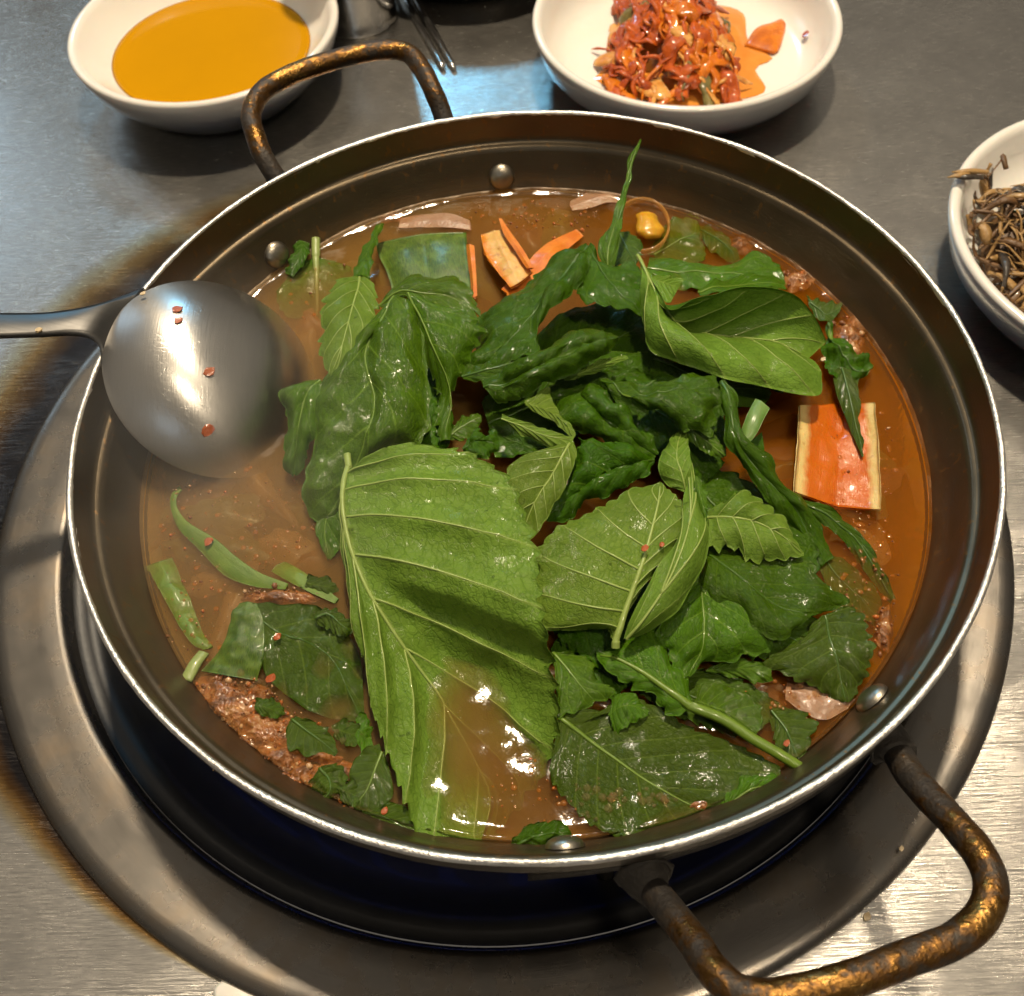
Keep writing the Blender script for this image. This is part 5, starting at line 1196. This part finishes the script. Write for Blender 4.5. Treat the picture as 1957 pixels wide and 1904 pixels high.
# ------------------------------------------------------------------ ladle
def build_ladle():
    n0 = at('W', 196, 640, 7.15)                        # neck, resting on the rim
    c = Vector((-10.579, 2.80, 5.0)); R = 3.641; H = 1.689
    axis = Vector((math.cos(2.815), math.sin(2.815), 0))
    tilt = .62
    ex = (axis * math.cos(tilt) + Vector((0, 0, 1)) * math.sin(tilt)).normalized()     # toward the handle
    ey = Vector((0, 0, 1)).cross(axis).normalized()
    ez = ex.cross(ey).normalized()
    if ez.z < 0: ez = -ez
    t = thing('ladle', c, 'stainless steel ladle lying back up on the left rim, its tip in the broth', 'ladle')
    V, F = [], []
    nr, na_ = 22, 72
    for i in range(nr + 1):
        q = i / nr; r = R * math.sin(q * math.pi / 2); h = H * (1 - (r / R) ** 2.6)
        for k in range(na_):
            a = 2 * math.pi * k / na_
            V.append(c + ex * (r * math.cos(a)) + ey * (r * math.sin(a)) + ez * h)
    top = len(V)
    for i in range(nr + 1):
        q = i / nr; r = (R - .06) * math.sin(q * math.pi / 2); h = H * (1 - (r / R) ** 2.6) - .10
        for k in range(na_):
            a = 2 * math.pi * k / na_
            V.append(c + ex * (r * math.cos(a)) + ey * (r * math.sin(a)) + ez * h)
    for i in range(nr):
        for k in range(na_):
            l = (k + 1) % na_
            F.append((i * na_ + k, (i + 1) * na_ + k, (i + 1) * na_ + l, i * na_ + l))
            F.append((top + i * na_ + k, top + i * na_ + l, top + (i + 1) * na_ + l, top + (i + 1) * na_ + k))
    for k in range(na_):
        l = (k + 1) % na_
        F.append((nr * na_ + k, top + nr * na_ + k, top + nr * na_ + l, nr * na_ + l))
    mesh('bowl', V, F, M_LADLE, t)
    # flat handle, flaring into the bowl
    edge = c + ex * (R * .90) + ez * (H * .22)
    def er(a): return c + ex * (R * .97 * math.cos(a)) + ey * (R * .97 * math.sin(a)) + ez * .10
    W = lambda x, y, z: at('W', x, y, z)
    Lc = [W(-260, 575, 10.2), W(-60, 595, 8.8), W(60, 598, 8.1), W(130, 592, 7.75), W(190, 580, 7.5), W(235, 565, 7.2), W(275, 550, 6.95)]
    Rc = [W(-260, 625, 10.2), W(-60, 640, 8.8), W(60, 639, 8.1), W(130, 636, 7.7), W(170, 642, 7.45), W(190, 665, 7.1), W(194, 700, 6.75)]
    Lc = catmull([tuple(p) for p in Lc], 40); Rc = catmull([tuple(p) for p in Rc], 40)
    V, F = [], []
    m = 9
    for i in range(40):
        for j in range(m):
            s = j / (m - 1)
            V.append(Vector(Lc[i] * (1 - s) + Rc[i] * s) + Vector((0, 0, .05 * math.sin(math.pi * s))))
    nb = len(V)
    V += [v - Vector((0, 0, .16)) for v in V]
    for i in range(39):
        for j in range(m - 1):
            q = (i * m + j, (i + 1) * m + j, (i + 1) * m + j + 1, i * m + j + 1)
            F.append(q[::-1]); F.append(tuple(x + nb for x in q))
    bd = [i * m for i in range(40)] + [39 * m + j for j in range(1, m)] + [i * m + m - 1 for i in range(38, -1, -1)] + [j for j in range(m - 2, 0, -1)]
    for k in range(len(bd)):
        x, y = bd[k], bd[(k + 1) % len(bd)]; F.append((x, y, y + nb, x + nb))
    mesh('handle', V, F, mat_steel('dark_reflection_steel', (.10, .098, .095), .40, brush=(60, 900, 60), bstr=.06), t)  # handle steel darkened, a dark reflection put into its colour
    # flakes stuck on the ladle: found on the dome by walking down the view ray
    def on_dome(fr, x, y):
        p1 = at(fr, x, y, 9.0); p0 = at(fr, x, y, 2.5)
        for s in np.linspace(0, 1, 1500):
            p = p1.lerp(p0, s); d = p - c; X, Y, Z = d.dot(ex), d.dot(ey), d.dot(ez); r2 = (X * X + Y * Y) / R ** 2
            if r2 < 1 and Z <= H * (1 - r2 ** 1.3) + .02: return p, (ez + (ex * X + ey * Y) * (2 * H / R ** 2)).normalized()
        return None
    for fr, x, y, s, lab in [('E', 925, 310, .21, 'larger chilli flake in the blue reflection on the ladle'), ('E', 932, 370, .15, 'smaller chilli flake right under another on the ladle'),
                             ('E', 1093, 635, .20, 'chilli flake near the middle of the ladle'), ('E', 1088, 940, .24, 'square chilli flake low on the ladle')]:
        q = on_dome(fr, x, y)
        if q: flake(lab, q[0], q[1], s)
build_ladle()
for lab, fr, x, y, z, s in [('chilli flake on the hooked scallion strip', 'C', 335, 402, 4.2, .16), ('red flake on the upper part of the wilted lower left leaf', 'C', 655, 845, 4.45, .13),
                            ('red flake at the lower border of the bright green leek end', 'C', 625, 1040, 4.4, .16), ('orange flake on the pale leaf right of the largest leaf, left of its pair', 'D', 815, 402, 6.35, .12),
                            ('orange flake on the pale leaf right of the largest leaf, right of its pair', 'D', 888, 385, 6.35, .09), ('reddish flake beside the thick stalk near the right wall', 'D', 1425, 1240, 4.25, .12),
                            ('orange flake by the near rim under the largest leaf tip', 'C', 1135, 1730, 4.1, .14), ('orange flake in the broth above the one by the near rim', 'C', 1155, 1655, 4.12, .12)]:
    flake(lab, at(fr, x, y, z), (0, -.3, 1), s)
for lab, fr, x, y, z, s in [('pale sesame bit on the ladle handle edge', 'E', 205, 418, 8.1, .12), ('pale bit on the ladle neck by the pot rim', 'E', 748, 228, 7.3, .10),
                            ('cream crumb on the right inner wall of the pot', 'U', 1205, 1345, 5.2, .1), ('yellow crumb on the table beyond the near handle', 'W', 1657, 1752, .04, .13), ('pale crumb on the steel ring left of the near handle', 'W', 1722, 1622, .5, .1)]:
    flake(lab, at(fr, x, y, z), (0, 0, 1), s, M_SEED, 'crumb', 'pale crumbs')

# ------------------------------------------------------------------ crockery behind the pot
def mat_ceramic(name, col):
    t = NT(name); o = t.obj(); n = t.noise(o, 40, 3)
    return t.done(t.bsdf(color=t.mix(n, C(*[x * .93 for x in col]), C(*col)), rough=.22, coat=.4, coat_rough=.08, sss=.08, sss_scale=.004))
M_WHITE = mat_ceramic('white_ceramic', (.80, .77, .71))
def build_dishes():
    # bowl of yellow sauce
    oc = (-15.04, 26.98)
    t = thing('sauce_bowl', (*oc, 0), 'white round bowl holding deep yellow sauce, upper left', 'bowl')
    V, F = lathe([(.01, .25), (4.0, .28), (4.1, .012), (4.35, .012), (4.5, .25), (5.3, .9), (6.15, 1.9), (6.5, 2.75), (6.56, 3.1), (6.50, 3.22), (6.36, 3.26), (6.2, 3.2), (6.05, 3.0), (5.6, 2.3), (4.9, 1.75), (4.2, 1.2), (3.0, .75), (.01, .6)], oc, 120)
    mesh('bowl_shell', V, F, M_WHITE, t)
    tm = NT('yellow_sauce'); oo = tm.obj(); nn = tm.noise(oo, 60, 3)
    ms = tm.done(tm.bsdf(color=tm.mix(nn, C(.46, .215, .0), C(.50, .235, .0)), rough=.08, spec=.12))
    V, F = lathe([(.01, 1.76), (4.4, 1.76), (4.78, 1.765), (4.92, 1.80), (4.6, 1.55), (4.0, 1.15), (2.9, .80), (.01, .66)], oc, 96)
    tag(mesh('yellow_sauce', V, F, ms, None, (*oc, .7)), 'glossy deep yellow sauce inside the upper left white bowl', 'sauce')
    # kimchi dish
    kc = (8.3, 26.32)
    def dish(cx, R, lab):
        t = thing('side_dish_plate', (*cx, 0), lab, 'dish', 'white side dishes')
        k = R / 7.39
        V, F = lathe([(.01, .25), (5.0, .25), (5.1, .012), (5.35, .012), (5.6, .22), (6.5, .75), (7.0, 1.4), (7.3, 2.3), (7.40, 2.68), (7.34, 2.82), (7.2, 2.86), (7.03, 2.80), (6.9, 2.55), (6.7, 1.75), (6.3, 1.0), (5.6, .68), (4.5, .58), (.01, .55)], (0, 0), 120)
        V = [(x * k + cx[0], y * k + cx[1], z) for x, y, z in V]
        mesh('dish_shell', V, F, M_WHITE, t)
    dish(kc, 7.39, 'white dish holding red kimchi, top centre right')
    ac = (24.85, 10.05)
    dish(ac, 7.9, 'white dish of dried anchovies at the right edge')
    # kimchi: shreds heaped up
    def mat_kim(name, a, b):
        t = NT(name); o = t.obj(); n = t.noise(o, 160, 4, .6); n2 = t.noise(o, 700, 3)
        c = t.ramp(n, [(.3, a), (.55, b), (.75, tuple(min(1, x * 1.35) for x in b))])
        return t.done(t.bsdf(color=c, rough=.4, spec=.2, coat=.6, coat_rough=.07, sss=.03, sss_scale=.004, normal=t.bump(t.math('ADD', n, n2), .4, .001)))
    K1 = mat_kim('kimchi_red', (.24, .030, .002), (.46, .085, .006)); K2 = mat_kim('kimchi_orange', (.42, .085, .002), (.60, .16, .005)); K3 = mat_kim('kimchi_pale', (.50, .17, .02), (.62, .30, .07)); KG = mat_kim('kimchi_leaf_green', (.10, .08, .02), (.20, .16, .05))
    rnd = random.Random(11)
    def kz(x, y):   # heap height over the dish floor, in dish coordinates (cm)
        return .6 + 2.3 * math.exp(-((x + .3) / 2.3) ** 2 - ((y - 1.0) / 3.4) ** 2) + .7 * math.exp(-((x - 1.3) / 1.8) ** 2 - ((y + 2.2) / 1.6) ** 2) + .6 * math.exp(-((x + 2.8) / 1.6) ** 2 - ((y + 2.0) / 1.6) ** 2)
    def inside(x, y):
        return -3.9 + .25 * max(0, y) < x < 2.6 - .15 * abs(y) and -4.0 < y < 5.2
    n = 0
    while n < 165:
        x, y = rnd.uniform(-4.2, 3), rnd.uniform(-4.3, 5.2)
        if not inside(x, y): continue
        a = rnd.gauss(1.5, .55); ln = rnd.uniform(1.0, 2.8)
        P = []
        for s in np.linspace(-.5, .5, 6):
            px, py = x + ln * s * math.cos(a) + .15 * math.sin(s * 9 + n), y + ln * s * math.sin(a)
            if math.hypot(px, py) > 5.4: f = 5.4 / math.hypot(px, py); px *= f; py *= f
            P.append((kc[0] + px, kc[1] + py, kz(px, py) + rnd.uniform(-.1, .16) + .12 * math.cos(s * 5)))
        w = rnd.choice((.07, .09, .12, .16, .2, .3, .42))
        V, F = tube(catmull(P, 16), np.interp(np.linspace(0, 1, 16), [0, .15, .85, 1], [w * .4, w, w, w * .4]), 9, .10 + .05 / w, up=(rnd.uniform(-.7, .7), rnd.uniform(-.8, .1), 1), wob=.7)
        m = rnd.choices((K1, K2, K3, KG), (8, 5, 1.2, .7))[0]
        tag(mesh('kimchi_shred', V, F, m, None, (kc[0] + x, kc[1] + y, .6)), 'glossy red kimchi shred in the heap on the top white dish', 'kimchi', 'kimchi shreds heaped on the dish'); n += 1
    def flatpiece(label, outline, z, m, th=.22):
        P = [at('K', x, y, z) for x, y in outline]
        Q = catmull([tuple(p) for p in P] + [tuple(P[0])], 28)[:-1]; cc = Q.mean(0); V = [cc + np.array((0, 0, th))]; k = len(Q); F = []
        for s, h in ((.55, .95), (.9, .7), (1.0, .25), (.97, 0)):
            for q in Q: V.append(cc + (q - cc) * s + np.array((0, 0, th * h)))
        for i in range(k): F.append((0, 1 + i, 1 + (i + 1) % k))
        for r in range(3):
            for i in range(k): F.append((1 + r * k + i, 1 + (r + 1) * k + i, 1 + (r + 1) * k + (i + 1) % k, 1 + r * k + (i + 1) % k))
        F.append(tuple(1 + 3 * k + i for i in range(k))[::-1])
        return tag(mesh('kimchi_piece', V, F, m, None, cc), label, 'kimchi')
    flatpiece('flat orange kimchi square lying right of the kimchi heap', [(1265, 270), (1330, 170), (1420, 140), (1510, 110), (1490, 220), (1450, 310), (1370, 300)], .65, K2)
    flatpiece('pale orange kimchi stem piece at the front of the kimchi heap', [(630, 510), (740, 430), (800, 480), (850, 570), (740, 570)], 1.05, K3)
    flatpiece('small orange kimchi scrap behind the heap at the top frame edge', [(570, -20), (650, -10), (680, 40), (640, 50), (590, 20)], .75, K2, .15)
    # red juice on the dish floor
    jm = NT('kimchi_juice'); jo = jm.obj()
    js = jm.done(jm.bsdf(color=jm.mix(jm.noise(jo, 90, 4), C(.62, .16, .01), C(.72, .33, .06)), rough=.1, coat=.5))
    P = [at('K', x, y, .64) for x, y in [(405, 445), (470, 380), (560, 250), (800, 60), (1000, 20), (1250, 60), (1290, 230), (1430, 330), (1330, 390), (1390, 520), (1200, 575), (1050, 600), (850, 600), (650, 560), (500, 510)]]
    Q = catmull([tuple(p) for p in P] + [tuple(P[0])], 60)[:-1]; cc = Q.mean(0); k = len(Q)
    V = [cc + np.array((0, 0, .05))] + [cc + (q - cc) * s + np.array((0, 0, h)) for s, h in ((.7, .05), (.95, .035), (1, -.03)) for q in Q]
    F = [(0, 1 + i, 1 + (i + 1) % k) for i in range(k)] + [(1 + r * k + i, 1 + (r + 1) * k + i, 1 + (r + 1) * k + (i + 1) % k, 1 + r * k + (i + 1) % k) for r in range(2) for i in range(k)]
    tag(mesh('kimchi_juice', V, F, js, None, cc), 'thin orange kimchi juice spread under the heap', 'juice')
    flake('red flake on the dish wall right of the kimchi', at('K', 1617, 200, 1.2), (-.6, 0, 1), .22)
    flake('tiny red flake on the dish left of the kimchi', at('K', 188, 150, .8), (.3, 0, 1), .12)
    # dried anchovies
    A1 = mat_plain('anchovy_brown', (.13, .065, .022), .45, 0, .35, .6, 350., .8); A2 = mat_plain('anchovy_golden', (.34, .20, .07), .45, 0, .35, .5, 350., .8); A3 = mat_plain('anchovy_dark', (.04, .03, .022), .4, 0, .5, .5, 350., .8)
    def az(x, y): return .6 + 1.9 * math.exp(-((x + 5.0) / 3.2) ** 2 - ((y - 2.0) / 2.2) ** 2) + 1.3 * math.exp(-((x + 3.5) / 2.8) ** 2 - ((y + 2.2) / 2.2) ** 2) + .9 * math.exp(-((x - .5) / 2.5) ** 2 - ((y - .5) / 4) ** 2)
    rnd = random.Random(3); n = 0
    V, F = [], []; nr, na_ = 24, 60
    for i in range(nr):
        for k in range(na_):
            a = 2 * math.pi * k / na_; q = i / (nr - 1) * (5.2 + .5 * mnoise.noise(Vector((math.cos(a) * 2, math.sin(a) * 2, 3)))); x, y = -1.2 + q * math.cos(a), -.2 + q * math.sin(a) * .95
            p = Vector((ac[0] + x, ac[1] + y, 0)); V.append(p + Vector((0, 0, az(x, y) - .35 + .30 * mnoise.noise(p * 2.1) + .14 * mnoise.noise(p * 5) - .5 * (i / (nr - 1)) ** 6)))
    for i in range(nr - 1):
        for k in range(na_): F.append((i * na_ + k, (i + 1) * na_ + k, (i + 1) * na_ + (k + 1) % na_, i * na_ + (k + 1) % na_))
    tag(mesh('anchovy_bed', V, F, A1, None, (*ac, .6)), 'dense dark bed of matted dried anchovies in the right dish', 'anchovy', kind='stuff')
    while n < 295:
        x, y = rnd.uniform(-6.9, 0), rnd.uniform(-5.4, 4.6)
        if math.hypot(x, y) > 6.9 or x > 0 or (x < -5.8 and -1.6 < y < .2) or y > 4.4: continue
        a = rnd.uniform(0, 6.28); ln = rnd.uniform(1.2, 3.0)
        P = []
        for s in np.linspace(-.5, .5, 5):
            px, py = x + ln * s * math.cos(a), y + ln * s * math.sin(a)
            if math.hypot(px, py) > 6.95: f = 6.95 / math.hypot(px, py); px *= f; py *= f
            P.append((ac[0] + px, ac[1] + py, max(az(px, py), .85 + max(0, math.hypot(px, py) - 6.2) * 2.2) + rnd.uniform(-.12, .22) + .3 * math.cos(s * 5 + n)))
        w = rnd.choice((.06, .08, .1, .12, .16, .22))
        V, F = tube(catmull(P, 12), np.interp(np.linspace(0, 1, 12), [0, .15, .4, .85, 1], [w * .3, w, w, w * .35, w * .6]), 6, rnd.uniform(.35, .8), up=(rnd.uniform(-.5, .5), rnd.uniform(-.5, .5), 1), wob=.5)
        m = rnd.choices((A1, A2, A3), (6, 5, 1.5))[0]
        tag(mesh('dried_anchovy', V, F, m, None, (ac[0] + x, ac[1] + y, .6)), 'tiny glazed dried anchovy heaped in the right edge dish', 'anchovy', 'dried anchovies in the right dish'); n += 1
    for k, (p, q, m) in enumerate([((268, 560), (470, 530), A2), ((320, 560), (520, 560), A3), ((300, 520), (560, 520), A2), ((670, 390), (690, 500), A1)]):
        P = [at('H', *p, 3.15), at('H', (p[0] + q[0]) / 2, (p[1] + q[1]) / 2 - 5, 3.2), at('H', *q, 3.0)]
        V, F = tube(catmull([tuple(v) for v in P], 12), np.interp(np.linspace(0, 1, 12), [0, .3, 1], [.04, .16, .12]), 6, .7, wob=.4)
        tag(mesh('dried_anchovy', V, F, m, None, P[0]), ['golden anchovy hanging over the left lip of the right dish', 'dark anchovy lying across the left lip of the right dish', 'golden anchovy lying behind the dark one on the right dish lip', 'anchovy tail pointing straight up from the heap in the right dish'][k], 'anchovy', 'dried anchovies in the right dish')
    # steel cup, chopsticks, bowl standing in for a shadow
    cc = (-8.45, 32.3)
    t = thing('steel_cup', (*cc, 0), 'shiny steel water cup behind the yellow sauce bowl', 'cup')
    V, F = lathe([(.01, .15), (2.7, .15), (2.85, .012), (3.05, .012), (3.12, .18), (3.02, .4), (3.05, .8), (3.3, 2.5), (3.6, 5.0), (3.75, 7.6), (3.82, 7.7), (3.78, 7.78), (3.68, 7.7), (3.5, 5.0), (3.2, 2.5), (2.95, .7), (2.7, .4), (.01, .35)], cc, 96)
    V = [(cc[0] + (x - cc[0]) * .74, cc[1] + (y - cc[1]) * .74, z) for x, y, z in V]
    mesh('cup_body', V, F, M_CUP, t)
    for x, y, lab in [(847, 130, 'steel chopstick nearer the cup'), (868, 131, 'steel chopstick farther from the cup')]:
        a = at('W', x, y, .16); d = Vector((-2.15, 6.45, 0)).normalized()
        P = [a + d * s for s in (0, .4, 3, 8, 14, 20)]
        V, F = tube([tuple(p + Vector((0, 0, .02 * i))) for i, p in enumerate(P)], [.13, .17, .19, .23, .28, .30], 10, .75)
        tag(mesh('chopstick', V, F, M_CHOP, None, a), lab + ', lying on the table', 'chopstick', 'pair of steel chopsticks')
    bc = (-2.2, 38.3)  # stands where a bowl's soft shadow falls; the shade is its dark colour
    V, F = lathe([(.01, .3), (4.6, .3), (4.8, .012), (5.2, .012), (5.6, .5), (6.4, 1.8), (6.8, 3.4), (6.6, 3.5), (6.1, 1.9), (4.8, .8), (.01, .7)], bc, 80)
    tag(mesh('shadow_bowl', V, F, mat_plain('shadow_brown', (.05, .035, .022), .3, 0, .4, .3, 80.), None, (*bc, 0)), 'bowl coloured dark brown in place of a bowl shadow at the top frame edge', 'bowl')
    # white scrap under the ring at the bottom edge
    P = [at('W', x, y, .02) for x, y in [(410, 1890), (425, 1876), (455, 1880), (490, 1902), (520, 1930), (470, 1940), (415, 1915)]]
    Q = catmull([tuple(p) for p in P] + [tuple(P[0])], 30)[:-1]; cq = Q.mean(0); k = len(Q)
    V = [cq + np.array((0, 0, .12))] + [cq + (q - cq) * s + np.array((0, 0, h)) for s, h in ((.85, .12), (1, .06), (1, 0)) for q in Q]
    F = [(0, 1 + i, 1 + (i + 1) % k) for i in range(k)] + [(1 + r * k + i, 1 + (r + 1) * k + i, 1 + (r + 1) * k + (i + 1) % k, 1 + r * k + (i + 1) % k) for r in range(2) for i in range(k)]
    tag(mesh('plastic_clip', V, F, M_WHITE, None, cq), 'small white plastic clip at the bottom edge against the steel ring', 'clip')
build_dishes()

# ------------------------------------------------------------------ steam drifting over the left of the pot
def build_steam():
    t = NT('steam'); o = t.obj()
    r = t.n('VectorMath', {0: t.scale(o, (1 / .062, 1 / .085, 1 / .036))}, operation='LENGTH').outputs['Value']
    f = t.math('SUBTRACT', 1.0, t.math('MULTIPLY', r, r), clamp=True)
    n = t.ramp(t.noise(o, 26, 3, .55), [(.35, (0, 0, 0)), (.75, (1, 1, 1))])
    vol = t.n('VolumePrincipled', {'Color': C(.95, .93, .90), 'Density': t.math('MULTIPLY', t.math('MULTIPLY', f, n), 6.0), 'Anisotropy': .3})
    t.link(vol.outputs[0], t.out.inputs[1])
    V, F = [], []
    c = Vector((-9.2, -3.0, 8.0))
    nl, nm = 16, 28
    for i in range(nl + 1):
        for k in range(nm):
            a, b = math.pi * i / nl, 2 * math.pi * k / nm
            V.append(c + Vector((6.2 * math.sin(a) * math.cos(b), 8.5 * math.sin(a) * math.sin(b), 3.6 * math.cos(a))))
    for i in range(nl):
        for k in range(nm):
            l = (k + 1) % nm; F.append((i * nm + k, (i + 1) * nm + k, (i + 1) * nm + l, i * nm + l))
    tag(mesh('steam', V, F, t.m, None, c), 'thin steam drifting over the left side of the pot', 'steam', kind='stuff')
build_steam()
